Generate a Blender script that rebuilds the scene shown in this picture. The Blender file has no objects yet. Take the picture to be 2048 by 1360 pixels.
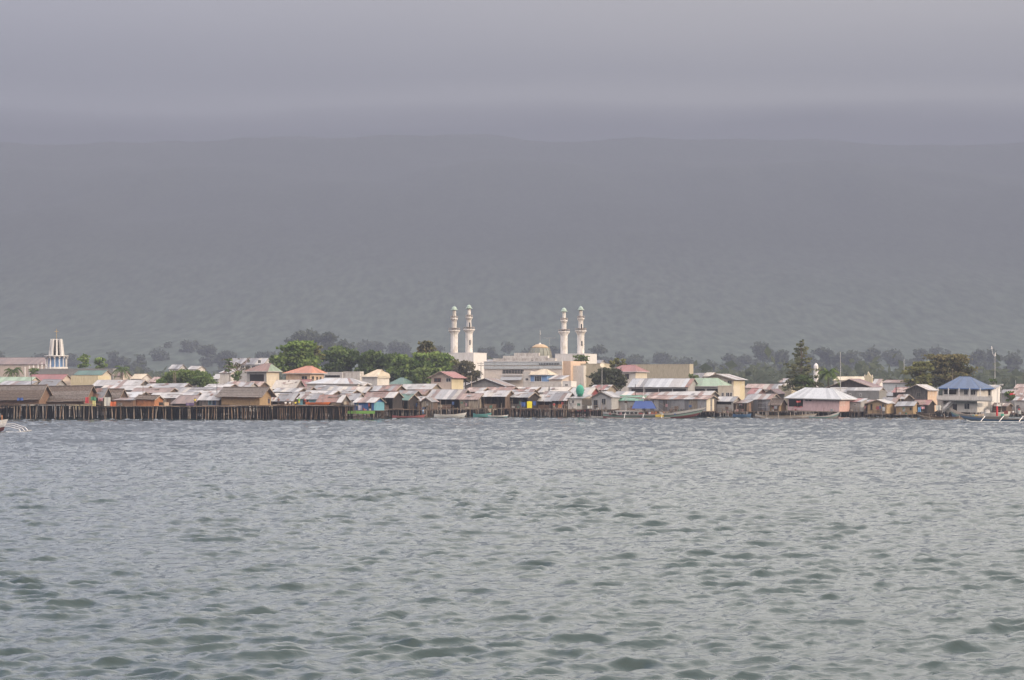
import bpy, math, random
import numpy as np
from mathutils import Vector, Matrix, noise as mnoise

random.seed(11)
rng = np.random.default_rng(5)
R = math.radians
sc = bpy.context.scene
COL = sc.collection

# ------------------------------------------------------------------ camera
FPX, HORIZON, EYE, MIDX = 4500.0, 775.0, 6.7, 1024.0     # telephoto, eye 6.7 m above the sea
cam_d = bpy.data.cameras.new('camera'); cam = bpy.data.objects.new('camera', cam_d); COL.objects.link(cam)
cam.location = (0, 0, EYE); cam.rotation_euler = (R(90), 0, 0)
cam_d.sensor_width = 36; cam_d.lens = 36 * FPX / 2048; cam_d.shift_y = (HORIZON - 680) / 2048
cam_d.clip_start = 1; cam_d.clip_end = 30000
sc.camera = cam

# ------------------------------------------------------------------ world and sun
SUN_EL, SUN_AZ = 21.0, 118.0     # azimuth clockwise from +Y (the view): right, a little behind the camera
w = bpy.data.worlds.new('World'); sc.world = w; w.use_nodes = True
nt = w.node_tree; nt.nodes.clear()
def wn(t, **k):
    n = nt.nodes.new(t)
    for a, b in k.items(): setattr(n, a, b)
    return n
out = wn('ShaderNodeOutputWorld'); bg = wn('ShaderNodeBackground'); bg.inputs[1].default_value = 0.1
sky = wn('ShaderNodeTexSky', sky_type='NISHITA', sun_disc=False)
sky.sun_elevation = R(SUN_EL); sky.sun_rotation = R(SUN_AZ); sky.dust_density = 4
tc = wn('ShaderNodeTexCoord'); sep = wn('ShaderNodeSeparateXYZ'); nt.links.new(tc.outputs['Generated'], sep.inputs[0])
mp = wn('ShaderNodeMapping'); mp.inputs['Scale'].default_value = (3.0, 3.0, 22); nt.links.new(tc.outputs['Generated'], mp.inputs[0])
no = wn('ShaderNodeTexNoise'); no.inputs['Scale'].default_value = 1.3; no.inputs['Detail'].default_value = 3; no.inputs['Roughness'].default_value = .45
nt.links.new(mp.outputs[0], no.inputs[0])
# elevation of the cloud deck, wobbled a little by the noise
ad = wn('ShaderNodeMath', operation='MULTIPLY_ADD'); nt.links.new(no.outputs[0], ad.inputs[0]); ad.inputs[1].default_value = .034
nt.links.new(sep.outputs[2], ad.inputs[2])
sb = wn('ShaderNodeMath', operation='SUBTRACT'); nt.links.new(ad.outputs[0], sb.inputs[0]); sb.inputs[1].default_value = .017
cr = wn('ShaderNodeValToRGB'); nt.links.new(sb.outputs[0], cr.inputs[0])
e = cr.color_ramp.elements
SKY = [(0.0, (.07, .075, .09)), (.109, (.09, .09, .10)), (.1165, (.34, .33, .33)), (.122, (.54, .53, .515)), (.129, (.47, .46, .45)), (.136, (.37, .365, .365)), (.150, (.46, .45, .44)), (.168, (.58, .56, .54)), (.20, (.80, .775, .74)),
       (.30, (1.7, 1.64, 1.57)), (.48, (2.9, 2.78, 2.64)), (1.0, (2.9, 2.8, 2.7))]
e[0].position = 0; e[0].color = (*[c for c in SKY[0][1]], 1); e[1].position = 1; e[1].color = (*SKY[-1][1], 1)
for p_, c_ in SKY[1:-1]:
    q = e.new(p_); q.color = (*c_, 1)
# the cloud is thicker and bluer towards the left
lr = wn('ShaderNodeMapRange'); nt.links.new(sep.outputs[0], lr.inputs[0])
lr.inputs[1].default_value = -.26; lr.inputs[2].default_value = .08
lc = wn('ShaderNodeMix', data_type='RGBA'); nt.links.new(lr.outputs[0], lc.inputs[0])
lc.inputs[6].default_value = (7.2, 7.4, 8.8, 1); lc.inputs[7].default_value = (10.2, 10.0, 9.9, 1)
mu = wn('ShaderNodeMix', data_type='RGBA', blend_type='MULTIPLY'); mu.inputs[0].default_value = 1
nt.links.new(cr.outputs[0], mu.inputs[6]); nt.links.new(lc.outputs[2], mu.inputs[7])
# thinner, warmer cloud on the side of the low sun, behind the camera
wr = wn('ShaderNodeMapRange'); nt.links.new(sep.outputs[1], wr.inputs[0]); wr.inputs[1].default_value = .25; wr.inputs[2].default_value = -.75
wc = wn('ShaderNodeMix', data_type='RGBA'); nt.links.new(wr.outputs[0], wc.inputs[0]); wc.inputs[6].default_value = (1, 1, 1, 1); wc.inputs[7].default_value = (1.15, 1.06, .93, 1)
mw = wn('ShaderNodeMix', data_type='RGBA', blend_type='MULTIPLY'); mw.inputs[0].default_value = 1
nt.links.new(mu.outputs[2], mw.inputs[6]); nt.links.new(wc.outputs[2], mw.inputs[7]); mu = mw
mx = wn('ShaderNodeMix', data_type='RGBA'); mx.inputs[0].default_value = .90
nt.links.new(sky.outputs[0], mx.inputs[6]); nt.links.new(mu.outputs[2], mx.inputs[7])
nt.links.new(mx.outputs[2], bg.inputs[0]); nt.links.new(bg.outputs[0], out.inputs[0])

sun_d = bpy.data.lights.new('sun', 'SUN'); sun = bpy.data.objects.new('sun', sun_d); COL.objects.link(sun)
sun_d.energy = 4.2; sun_d.angle = R(1.2); sun_d.color = (1, .81, .60)
sun.rotation_euler = (R(90 - SUN_EL), 0, R(180 - SUN_AZ))
sc.view_settings.view_transform = 'Standard'; sc.view_settings.look = 'None'
sc.view_settings.exposure = 0.8; sc.view_settings.gamma = 1; sc.view_settings.use_curve_mapping = False
sc.render.engine = 'CYCLES'
cy = sc.cycles
cy.use_denoising = True; cy.max_bounces = 5; cy.diffuse_bounces = 2; cy.glossy_bounces = 2; cy.transmission_bounces = 3
cy.volume_bounces = 0; cy.transparent_max_bounces = 8; cy.caustics_reflective = False; cy.caustics_refractive = False

# ------------------------------------------------------------------ helpers
def PX(px, Y): return (px - MIDX) / FPX * Y
def PZ(py, Y): return EYE + (HORIZON - py) / FPX * Y
def S(Y): return FPX / Y

def tag(o, label=None, cat=None, group=None, kind=None):
    if label: o['label'] = label
    if cat: o['category'] = cat
    if group: o['group'] = group
    if kind: o['kind'] = kind
    return o
def empty(name, loc, rz=0, label=None, cat=None, group=None):
    o = bpy.data.objects.new(name, None); COL.objects.link(o); o.empty_display_size = .5
    o.location = loc; o.rotation_euler = (0, 0, rz)
    return tag(o, label, cat, group)
def copy_tree(o, parent=None):
    c = o.copy(); COL.objects.link(c)
    if parent: c.parent = parent
    for ch in list(o.children): copy_tree(ch, c)
    return c

class MB:
    def __init__(s): s.v = []; s.f = []
    def add(s, vs, fs):
        b = len(s.v); s.v += [tuple(p) for p in vs]; s.f += [tuple(i + b for i in f) for f in fs]; return s
    def box(s, x0, x1, y0, y1, z0, z1):
        return s.add([(x0,y0,z0),(x1,y0,z0),(x1,y1,z0),(x0,y1,z0),(x0,y0,z1),(x1,y0,z1),(x1,y1,z1),(x0,y1,z1)],
                     [(0,3,2,1),(4,5,6,7),(0,1,5,4),(1,2,6,5),(2,3,7,6),(3,0,4,7)])
    def slab(s, a, b, c, d, t):
        """quad a b c d (counter-clockwise from outside) thickened inwards by t"""
        a, b, c, d = map(Vector, (a, b, c, d))
        n = (c - a).cross(d - b).normalized() * -t
        q = [a, b, c, d] + [p + n for p in (a, b, c, d)]
        return s.add(q, [(0,1,2,3),(7,6,5,4),(0,4,5,1),(1,5,6,2),(2,6,7,3),(3,7,4,0)])
    def tri(s, a, b, c, t):
        a, b, c = map(Vector, (a, b, c)); n = (b - a).cross(c - a).normalized() * -t
        return s.add([a, b, c, a + n, b + n, c + n], [(0,1,2),(5,4,3),(0,3,4,1),(1,4,5,2),(2,5,3,0)])
    def tube(s, pts, rad, n=6, cap=True):
        pts = [Vector(p) for p in pts]
        if not hasattr(rad, '__len__'): rad = [rad] * len(pts)
        vs = []; fs = []
        for i, p in enumerate(pts):
            d = (pts[min(i+1, len(pts)-1)] - pts[max(i-1, 0)]).normalized()
            u = d.cross(Vector((0, 0, 1)) if abs(d.z) < .9 else Vector((1, 0, 0))).normalized(); v = d.cross(u)
            for k in range(n):
                a = 2 * math.pi * k / n
                vs.append(p + (u * math.cos(a) + v * math.sin(a)) * rad[i])
        for i in range(len(pts) - 1):
            for k in range(n):
                fs.append((i*n+k, i*n+(k+1) % n, (i+1)*n+(k+1) % n, (i+1)*n+k))
        if cap: fs += [tuple(range(n))[::-1], tuple((len(pts)-1)*n + k for k in range(n))]
        return s.add(vs, fs)
    def lathe(s, prof, n=16, c=(0, 0), a0=0):
        vs = []; fs = []
        for r, z in prof:
            for k in range(n):
                a = 2 * math.pi * k / n + a0
                vs.append((c[0] + r*math.cos(a), c[1] + r*math.sin(a), z))
        for i in range(len(prof) - 1):
            for k in range(n):
                fs.append((i*n+k, i*n+(k+1) % n, (i+1)*n+(k+1) % n, (i+1)*n+k))
        fs += [tuple(range(n))[::-1], tuple((len(prof)-1)*n + k for k in range(n))]
        return s.add(vs, fs)
    def build(s, name, m, parent=None, loc=None, smooth=False):
        me = bpy.data.meshes.new(name); me.from_pydata(s.v, [], s.f); me.materials.append(m)
        if smooth: me.polygons.foreach_set('use_smooth', [True] * len(me.polygons))
        o = bpy.data.objects.new(name, me); COL.objects.link(o)
        if parent: o.parent = parent
        if loc: o.location = loc
        return o

def np_mesh(name, v, quads, m, parent=None, smooth=False, tris=False):
    k = 3 if tris else 4
    me = bpy.data.meshes.new(name); me.vertices.add(len(v)); me.vertices.foreach_set('co', np.ascontiguousarray(v, np.float32).ravel())
    nf = len(quads); me.loops.add(nf * k); me.loops.foreach_set('vertex_index', np.ascontiguousarray(quads, np.int32).ravel())
    me.polygons.add(nf); me.polygons.foreach_set('loop_start', np.arange(0, nf * k, k, dtype=np.int32))
    if smooth: me.polygons.foreach_set('use_smooth', np.ones(nf, bool))
    me.update(calc_edges=True); me.materials.append(m)
    o = bpy.data.objects.new(name, me); COL.objects.link(o)
    if parent: o.parent = parent
    return o

# ------------------------------------------------------------------ materials
_M = {}
def mat(name, base, alt=None, rough=.8, scale=(1, 1, 1), ns=2.0, lo=.42, hi=.68, var=.12, fine=.15, metal=0.0, bump=0.0, spec=.3, fs=9.0, streak=None):
    """base colour, worn towards alt where a noise passes lo..hi; fine = grain; var = difference between objects"""
    if name in _M: return _M[name]
    m = bpy.data.materials.new(name); m.use_nodes = True; t = m.node_tree; b = t.nodes['Principled BSDF']
    L = t.links.new; N = t.nodes.new
    tc = N('ShaderNodeTexCoord'); oi = N('ShaderNodeObjectInfo')
    off = N('ShaderNodeVectorMath'); off.operation = 'SCALE'; off.inputs[0].default_value = (37, 53, 71); L(oi.outputs['Random'], off.inputs['Scale'])
    av = N('ShaderNodeVectorMath'); L(tc.outputs['Object'], av.inputs[0]); L(off.outputs[0], av.inputs[1])
    mp = N('ShaderNodeMapping'); mp.inputs['Scale'].default_value = scale; L(av.outputs[0], mp.inputs[0])
    n1 = N('ShaderNodeTexNoise'); n1.inputs['Scale'].default_value = ns; n1.inputs['Detail'].default_value = 4; n1.inputs['Roughness'].default_value = .65; L(mp.outputs[0], n1.inputs[0])
    mr = N('ShaderNodeMapRange'); mr.interpolation_type = 'SMOOTHSTEP'; mr.inputs[1].default_value = lo; mr.inputs[2].default_value = hi; L(n1.outputs[0], mr.inputs[0])
    mx = N('ShaderNodeMix'); mx.data_type = 'RGBA'; L(mr.outputs[0], mx.inputs[0])
    mx.inputs[6].default_value = (*base, 1); mx.inputs[7].default_value = (*(alt or base), 1)
    mp2 = N('ShaderNodeMapping'); mp2.inputs['Scale'].default_value = streak or scale; L(av.outputs[0], mp2.inputs[0])
    n2 = N('ShaderNodeTexNoise'); n2.inputs['Scale'].default_value = fs; n2.inputs['Detail'].default_value = 3; L(mp2.outputs[0], n2.inputs[0])
    mr2 = N('ShaderNodeMapRange'); mr2.inputs[1].default_value = .3; mr2.inputs[2].default_value = .7; mr2.inputs[3].default_value = 1 - fine*1.6; mr2.inputs[4].default_value = 1 + fine; L(n2.outputs[0], mr2.inputs[0])
    mr3 = N('ShaderNodeMapRange'); mr3.inputs[3].default_value = 1 - var; mr3.inputs[4].default_value = 1 + var; L(oi.outputs['Random'], mr3.inputs[0])
    ml = N('ShaderNodeMath'); ml.operation = 'MULTIPLY'; L(mr2.outputs[0], ml.inputs[0]); L(mr3.outputs[0], ml.inputs[1])
    sc_ = N('ShaderNodeVectorMath'); sc_.operation = 'SCALE'; L(mx.outputs[2], sc_.inputs[0]); L(ml.outputs[0], sc_.inputs['Scale'])
    L(sc_.outputs[0], b.inputs['Base Color'])
    b.inputs['Roughness'].default_value = rough; b.inputs['Metallic'].default_value = metal; b.inputs['Specular IOR Level'].default_value = spec
    if bump:
        bn = N('ShaderNodeBump'); bn.inputs['Strength'].default_value = 1; bn.inputs['Distance'].default_value = bump; L(n2.outputs[0], bn.inputs['Height']); L(bn.outputs[0], b.inputs['Normal'])
    _M[name] = m; return m

def paint(name, c, dirt=.55, rough=.75, lo=.5, hi=.85):
    return mat('paint_' + name, c, tuple(x * dirt * k for x, k in zip(c, (1, .95, .88))), rough, (1, 1, .35), 1.1, lo, hi, .05, .10, fs=3, streak=(2, 2, .3))
def tin(name, c, rusty=None, lo=.5, hi=.75):
    return mat('metal_' + name, c, rusty or (.17, .085, .055), .55, (1.6, .5, .5), .9, lo, hi, .20, .16, spec=.4, fs=2.5, streak=(5, .5, .5))
def wood(name, c, d=.45):
    return mat('wood_' + name, c, tuple(x * d for x in c), .9, (3, 3, .5), 1.6, .4, .7, .28, .35, fs=2.2, streak=(5, 5, .3))
SHEET = {
 'W': tin('light_zinc', (.265, .258, .258), (.175, .15, .14), .5, .8), 'Z': tin('zinc', (.205, .205, .215), (.15, .12, .11), .5, .8),
 'G': tin('dull_zinc', (.13, .13, .14), (.095, .075, .065)), 'R': tin('rusted', (.165, .085, .065), (.10, .06, .05), .45, .6),
 'P': tin('pale_rust', (.24, .18, .165), (.16, .10, .08), .4, .65), 'M': tin('maroon', (.17, .062, .058), (.11, .055, .05), .55, .8),
 'V': tin('green_sheet', (.07, .17, .12), (.12, .15, .12), .5, .8), 'v': tin('pale_green_sheet', (.16, .22, .155), (.20, .20, .17), .5, .8),
 'D': tin('dark_green_sheet', (.035, .085, .068), (.07, .075, .065), .5, .8),
 'B': tin('blue_sheet', (.030, .056, .118), (.04, .06, .10), .55, .85), 'O': tin('orange_sheet', (.30, .115, .062), (.22, .09, .06), .55, .8),
 'N': tin('brown_sheet', (.14, .095, .082), (.08, .06, .055), .45, .7), 'T': tin('tan_sheet', (.36, .30, .215), (.26, .215, .165), .5, .8),
 'K': tin('plum_sheet', (.115, .055, .06), (.08, .05, .05), .5, .8), 'L': tin('blue_white_sheet', (.27, .28, .30), (.21, .215, .225), .55, .85),
 'C': tin('cream_sheet', (.30, .275, .245), (.21, .18, .155), .5, .8),
}
THATCH = mat('thatch', (.125, .098, .082), (.07, .052, .044), .95, (1.5, 1.5, 4), 1.5, .4, .65, .12, .5, bump=.1, fs=5, streak=(1.2, 1.2, 6))
THATCHR = mat('thatch_reddish', (.20, .105, .066), (.11, .065, .048), .95, (1.5, 1.5, 4), 1.5, .4, .65, .12, .5, bump=.1, fs=5, streak=(1.2, 1.2, 6))
THATCHG = mat('thatch_grey', (.155, .135, .125), (.095, .078, .07), .95, (1.5, 1.5, 4), 1.5, .4, .65, .12, .45, bump=.1, fs=5, streak=(1.2, 1.2, 6))
WALL = {
 'plank': wood('grey_plank', (.145, .13, .125)), 'brown': wood('brown_plank', (.12, .082, .063)), 'dark': wood('dark_plank', (.048, .037, .033)),
 'pale': wood('pale_plank', (.27, .23, .185), .6), 'woven': mat('woven_bamboo', (.33, .235, .135), (.25, .175, .105), .9, (1, 1, 1.5), 1.4, .45, .75, .08, .22, fs=7),
 'wovenb': mat('brown_woven_bamboo', (.19, .12, .085), (.115, .075, .055), .9, (1, 1, 1.5), 1.4, .45, .75, .1, .3, fs=7),
 'orange': mat('orange_plywood', (.33, .145, .07), (.2, .10, .06), .9, (1, 1, 1), 1.4, .45, .75, .1, .2, fs=5),
 'white': paint('white', (.58, .56, .55), .7), 'shaft': paint('weathered_white', (.60, .575, .56), .72, lo=.42, hi=.66), 'offwhite': paint('off_white', (.52, .49, .46), .55), 'stain': paint('stained_white', (.50, .475, .455), .6, lo=.4, hi=.7),
 'grey': paint('grey', (.29, .285, .285), .6), 'dgrey': paint('concrete', (.205, .20, .195), .6), 'lgrey': paint('light_concrete', (.40, .39, .385), .6),
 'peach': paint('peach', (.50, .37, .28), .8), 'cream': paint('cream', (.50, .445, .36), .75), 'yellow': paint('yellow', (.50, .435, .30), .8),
 'pink': paint('pink', (.47, .34, .35), .8), 'salmon': paint('salmon', (.48, .31, .28), .8), 'beige': paint('beige', (.37, .33, .25), .7), 'pinkish': paint('pinkish_beige', (.46, .385, .335), .75),
 'blue': paint('blue', (.035, .10, .27), .6), 'teal': paint('teal', (.12, .29, .36), .6), 'sky': paint('sky_blue', (.16, .28, .50), .8), 'paleblue': paint('pale_blue', (.44, .465, .48), .75), 'hall': paint('hall_cream', (.60, .53, .47), .75),
 'zinc': SHEET['Z'], 'dzinc': SHEET['G'], 'lzinc': SHEET['W'], 'green': paint('pale_green', (.27, .34, .28), .6), 'maroon': paint('maroon', (.20, .05, .05), .6),
}
GLASS = mat('dark_glass', (.025, .03, .036), None, .12, spec=.5, fine=.05)
SHADE = mat('dark_interior', (.02, .018, .017), None, .9, spec=.1, fine=.05)  # near-black paint for the shade inside openings and between tower fins
BAMBOO = wood('bamboo', (.20, .135, .092), .45)
BLEACH = wood('bleached_pole', (.29, .235, .19), .5)
TIMBER = wood('dark_shaded_timber', (.018, .015, .014), .6)  # dark poles, and painted shade on the timber under decks
WHITE = WALL['white']
def col(name, c, rough=.7, **k): return mat('plain_' + name, tuple(x * .85 + .012 for x in c), tuple(x * .75 for x in c), rough, lo=.5, hi=.8, var=.05, fine=.06, **k)
# ------------------------------------------------------------------ haze
def build_haze():
    m = bpy.data.materials.new('haze_air'); m.use_nodes = True; t = m.node_tree; t.nodes.clear()
    o = t.nodes.new('ShaderNodeOutputMaterial'); v = t.nodes.new('ShaderNodeVolumePrincipled')
    v.inputs['Color'].default_value = (.211, .235, .304, 1); v.inputs['Density'].default_value = HAZE
    v.inputs['Anisotropy'].default_value = 0.0
    t.links.new(v.outputs[0], o.inputs['Volume'])
    b = MB().box(-7000, 7000, -700, 12500, -6, 850).build('haze', m)
    tag(b, 'thin pale haze filling the air over bay and town', kind='stuff'); b.display_type = 'WIRE'
HAZE = 0.00034
build_haze()

# ------------------------------------------------------------------ sea: one sheet with real waves
def ocean_tile(N, L, lmin, lmax, amp, wind, spread, seed, chop, peak, fall=2.95):
    g = np.random.default_rng(seed)
    k1 = 2 * np.pi * np.fft.fftfreq(N, L / N); kx, ky = np.meshgrid(k1, k1, indexing='xy'); k = np.hypot(kx, ky); k[0, 0] = 1
    th = np.arctan2(ky, kx) - wind
    kp = 2 * np.pi / peak
    P = k ** -fall * np.exp(-1.1 * (kp / k) ** 2) * (np.abs(np.cos(th)) ** (spread * np.clip(2.2 * kp / k + .35, .35, 2.2)) + .03)
    P[(k > 2*np.pi/lmin) | (k < 2*np.pi/lmax)] = 0; P[0, 0] = 0
    H = (g.normal(size=k.shape) + 1j * g.normal(size=k.shape)) * np.sqrt(P)
    h = np.real(np.fft.ifft2(H)); s = amp / h.std(); h *= s; H = H * (.30 + .70 * np.exp(-(k / 5.0) ** 2))
    dx = np.real(np.fft.ifft2(1j * kx / k * H)) * s * chop; dy = np.real(np.fft.ifft2(1j * ky / k * H)) * s * chop
    return h, dx, dy, L
def sample(tile, x, y):
    h, dx, dy, L = tile; N = h.shape[0]
    u = (x / L % 1) * N; v = (y / L % 1) * N
    i = np.floor(u).astype(int); j = np.floor(v).astype(int); fu = u - i; fv = v - j
    i0, j0, i1, j1 = i % N, j % N, (i+1) % N, (j+1) % N
    return [a[j0, i0]*(1-fu)*(1-fv) + a[j0, i1]*fu*(1-fv) + a[j1, i0]*(1-fu)*fv + a[j1, i1]*fu*fv for a in (h, dx, dy)]
def build_sea():
    A = ocean_tile(2048, 211.0, .6, 40, .066, R(103), 9.0, 3, 1.15, 3.4, 2.9)
    B = ocean_tile(1024, 61.0, .22, 1.2, .018, R(109), 5, 4, .8, .9)
    rows = [-600., -200, -50, 0, 15, 28, 36]; y = 42.0
    while y < 545: rows.append(y); y *= 1.0018
    rows += [546, 552, 560, 580]
    ys = np.array(rows)
    t = np.linspace(-.30, .30, 720); ext = np.array([.33, .37, .43, .52, .7, 1.0, 1.8, 4.0])
    t = np.concatenate([-ext[::-1], t, ext])
    T, Y = np.meshgrid(t, ys)
    X = T * np.maximum(Y, 42)
    fade = np.clip((.33 - np.abs(T)) / .03, 0, 1) * np.clip((Y - 38) / 4, 0, 1) * np.clip((575 - Y) / 25, 0, 1)
    h, dx, dy = sample(A, X, Y); h2, dx2, dy2 = sample(B, X, Y)
    # gusts: patches of rougher and calmer water
    g = ocean_tile(256, 330.0, 18, 150, .12, R(60), .5, 8, 0, 60); gh = sample(g, X, Y)[0]
    ga = np.clip(1 + gh, .5, 1.6) * fade
    near = np.clip((400 - Y) / 250, .3, 1)
    Z = (h * ga + h2 * fade * near); X = X + dx * ga + dx2 * fade * near; Y2 = Y + dy * ga + dy2 * fade * near
    nr, nc = T.shape; idx = np.arange(nr * nc).reshape(nr, nc)
    q = np.stack([idx[:-1, :-1], idx[:-1, 1:], idx[1:, 1:], idx[1:, :-1]], -1).reshape(-1, 4)
    m = bpy.data.materials.new('sea_water'); m.use_nodes = True; tr = m.node_tree; b = tr.nodes['Principled BSDF']; L = tr.links.new; N = tr.nodes.new
    geo = N('ShaderNodeNewGeometry'); mp = N('ShaderNodeMapping'); mp.inputs['Scale'].default_value = (.75, 1.9, 1); mp.inputs['Rotation'].default_value = (0, 0, R(-9)); L(geo.outputs['Position'], mp.inputs[0])
    n1 = N('ShaderNodeTexNoise'); n1.inputs['Scale'].default_value = 2.3; n1.inputs['Detail'].default_value = 5; n1.inputs['Roughness'].default_value = .62; n1.inputs['Distortion'].default_value = .4; L(mp.outputs[0], n1.inputs[0])
    bp = N('ShaderNodeBump'); bp.inputs['Distance'].default_value = .026; bp.inputs['Strength'].default_value = 1; L(n1.outputs[0], bp.inputs['Height']); L(bp.outputs[0], b.inputs['Normal'])
    # silt and plankton make the water body uneven
    n2 = N('ShaderNodeTexNoise'); n2.inputs['Scale'].default_value = .02; L(geo.outputs['Position'], n2.inputs[0])
    mx = N('ShaderNodeMix'); mx.data_type = 'RGBA'; L(n2.outputs[0], mx.inputs[0]); mx.inputs[6].default_value = (.008, .020, .023, 1); mx.inputs[7].default_value = (.009, .022, .023, 1)
    L(mx.outputs[2], b.inputs['Base Color']); b.inputs['Roughness'].default_value = .045; b.inputs['IOR'].default_value = 1.34; b.inputs['Specular IOR Level'].default_value = .5
    o = np_mesh('water', np.stack([X.ravel(), Y2.ravel(), Z.ravel()], 1), q, m, smooth=True)
    tag(o, 'choppy grey green sea with small wind waves', kind='structure')
build_sea()

# ------------------------------------------------------------------ land and mountain
def fbm(x, y, o=5, s=1.0, seed=0.0):
    r = 0; a = 1; f = s
    for i in range(o):
        r += a * mnoise.noise((x * f + seed, y * f - seed, seed)); a *= .5; f *= 2.03
    return r
def sstep(a, b, x):
    t = min(max((x - a) / (b - a), 0), 1); return t * t * (3 - 2 * t)
def land_z(x, y):
    if y < 560: return .9 * sstep(538, 556, y) - 3 * (1 - sstep(532, 540, y))
    z = .9 + .0012 * (y - 560)
    z += 26 * sstep(1500, 2600, y) + 8 * fbm(x, y, 3, .0016, 4) * sstep(1300, 2200, y)
    z += 78 * sstep(2300, 3500, y) * (1 + .25 * fbm(x, y, 3, .0011, 9))
    k = min(1, max(0, (y - 3150) / 2600)) ** 1.15
    n = fbm(x, y * .45, 5, .0011, 2) + .6 * (1 - abs(fbm(x, y * .25, 3, .0017, 6)) * 2)
    z += k * (492 + 70 * n * (1 - .75 * sstep(4800, 5600, y)))
    if y > 5400: z += min(y - 5400, 1700) * .088 + 22 * sstep(5500, 6100, y) * fbm(x, 3.0, 3, .0011, 5) + 5 * fbm(x, y, 3, .008, 1)
    return z
def build_land():
    ys = [532, 536, 540, 545, 552, 560, 600, 700, 850, 1050, 1250]
    y = 1300.
    while y < 6600: ys.append(y); y += 38
    ys += [6800, 7000, 7250, 7500, 7800, 8100, 8400, 8700, 9000, 9300]
    xs = list(np.linspace(-1500, 1500, 150)); ex = [1570, 1680, 1850, 2100, 2500, 3100, 4000, 5200, 6500]
    xs = [-e for e in ex[::-1]] + xs + ex
    v = np.array([(x, y, land_z(x, y)) for y in ys for x in xs]); nc = len(xs); idx = np.arange(len(v)).reshape(len(ys), nc)
    q = np.stack([idx[:-1, :-1], idx[:-1, 1:], idx[1:, 1:], idx[1:, :-1]], -1).reshape(-1, 4)
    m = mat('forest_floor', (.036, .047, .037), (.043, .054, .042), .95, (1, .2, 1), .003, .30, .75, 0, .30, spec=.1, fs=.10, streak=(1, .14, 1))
    # painted sun and mist pale the palms and pasture low down; forest darker above
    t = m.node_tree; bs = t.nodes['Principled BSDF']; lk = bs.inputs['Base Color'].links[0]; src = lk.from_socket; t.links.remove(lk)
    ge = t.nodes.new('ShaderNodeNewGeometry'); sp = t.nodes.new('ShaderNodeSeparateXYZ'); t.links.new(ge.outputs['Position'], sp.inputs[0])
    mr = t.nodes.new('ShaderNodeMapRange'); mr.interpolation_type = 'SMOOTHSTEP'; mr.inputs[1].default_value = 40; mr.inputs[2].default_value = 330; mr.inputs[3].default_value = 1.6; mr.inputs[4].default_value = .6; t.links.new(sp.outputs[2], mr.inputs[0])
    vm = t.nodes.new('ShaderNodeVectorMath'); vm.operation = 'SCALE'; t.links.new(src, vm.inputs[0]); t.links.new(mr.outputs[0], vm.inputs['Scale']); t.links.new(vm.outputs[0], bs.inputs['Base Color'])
    lowm = mat('trodden_earth', (.085, .07, .058), (.06, .052, .045), .95, (1, 1, 1), .2, .4, .6, 0, .2, spec=.1, fs=2)
    split = ys.index(1250)
    a = q[:split * (nc - 1)]; b = q[split * (nc - 1):]
    tag(np_mesh('ground', v[:(split + 1) * nc], a, lowm, smooth=True), 'low flat shore that the town stands on', kind='structure')
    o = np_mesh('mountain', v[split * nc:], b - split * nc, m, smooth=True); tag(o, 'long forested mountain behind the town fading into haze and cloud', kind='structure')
build_land()

# ------------------------------------------------------------------ foliage
def leaf_mat(name, c, c2, trans=.25):
    if name in _M: return _M[name]
    m = bpy.data.materials.new(name); m.use_nodes = True; t = m.node_tree; t.nodes.clear(); N = t.nodes.new; L = t.links.new
    o = N('ShaderNodeOutputMaterial'); d = N('ShaderNodeBsdfDiffuse'); tr = N('ShaderNodeBsdfTranslucent'); ms = N('ShaderNodeMixShader'); ms.inputs[0].default_value = trans
    g = N('ShaderNodeNewGeometry'); oi = N('ShaderNodeObjectInfo'); n = N('ShaderNodeTexNoise'); n.inputs['Scale'].default_value = .35; n.inputs['Detail'].default_value = 2; L(g.outputs['Position'], n.inputs[0])
    ad = N('ShaderNodeMath'); ad.operation = 'MULTIPLY_ADD'; L(g.outputs['Random Per Island'], ad.inputs[0]); ad.inputs[1].default_value = .55
    m0 = N('ShaderNodeMapRange'); m0.inputs[1].default_value = .35; m0.inputs[2].default_value = .65; m0.inputs[3].default_value = -.1; m0.inputs[4].default_value = .55; L(n.outputs[0], m0.inputs[0]); L(m0.outputs[0], ad.inputs[2])
    mx = N('ShaderNodeMix'); mx.data_type = 'RGBA'; L(ad.outputs[0], mx.inputs[0]); mx.inputs[6].default_value = (*c, 1); mx.inputs[7].default_value = (*c2, 1)
    L(mx.outputs[2], d.inputs[0]); L(mx.outputs[2], tr.inputs[0]); L(d.outputs[0], ms.inputs[1]); L(tr.outputs[0], ms.inputs[2]); L(ms.outputs[0], o.inputs[0])
    _M[name] = m; return m
LEAF = {
 'dark': leaf_mat('leaf_dark_green', (.045, .072, .030), (.115, .155, .058)),
 'green': leaf_mat('leaf_green', (.055, .092, .03), (.145, .185, .065)),
 'bright': leaf_mat('leaf_bright_green', (.08, .135, .035), (.20, .26, .085)),
 'olive': leaf_mat('leaf_olive', (.085, .095, .036), (.22, .215, .085)),
 'rust': leaf_mat('leaf_rusty', (.062, .076, .036), (.19, .155, .075)),
 'brown': leaf_mat('leaf_brownish', (.075, .072, .048), (.15, .135, .09)),
 'sooty': leaf_mat('leaf_sooty', (.036, .044, .030), (.095, .10, .062)),
 'spire': leaf_mat('leaf_spire_tree', (.062, .074, .042), (.16, .16, .088)),
 'far': leaf_mat('leaf_far', (.068, .083, .060), (.115, .13, .088), .5),
}
BARK = wood('bark', (.12, .095, .075)); BARKP = wood('pale_bark', (.26, .22, .18))

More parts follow.
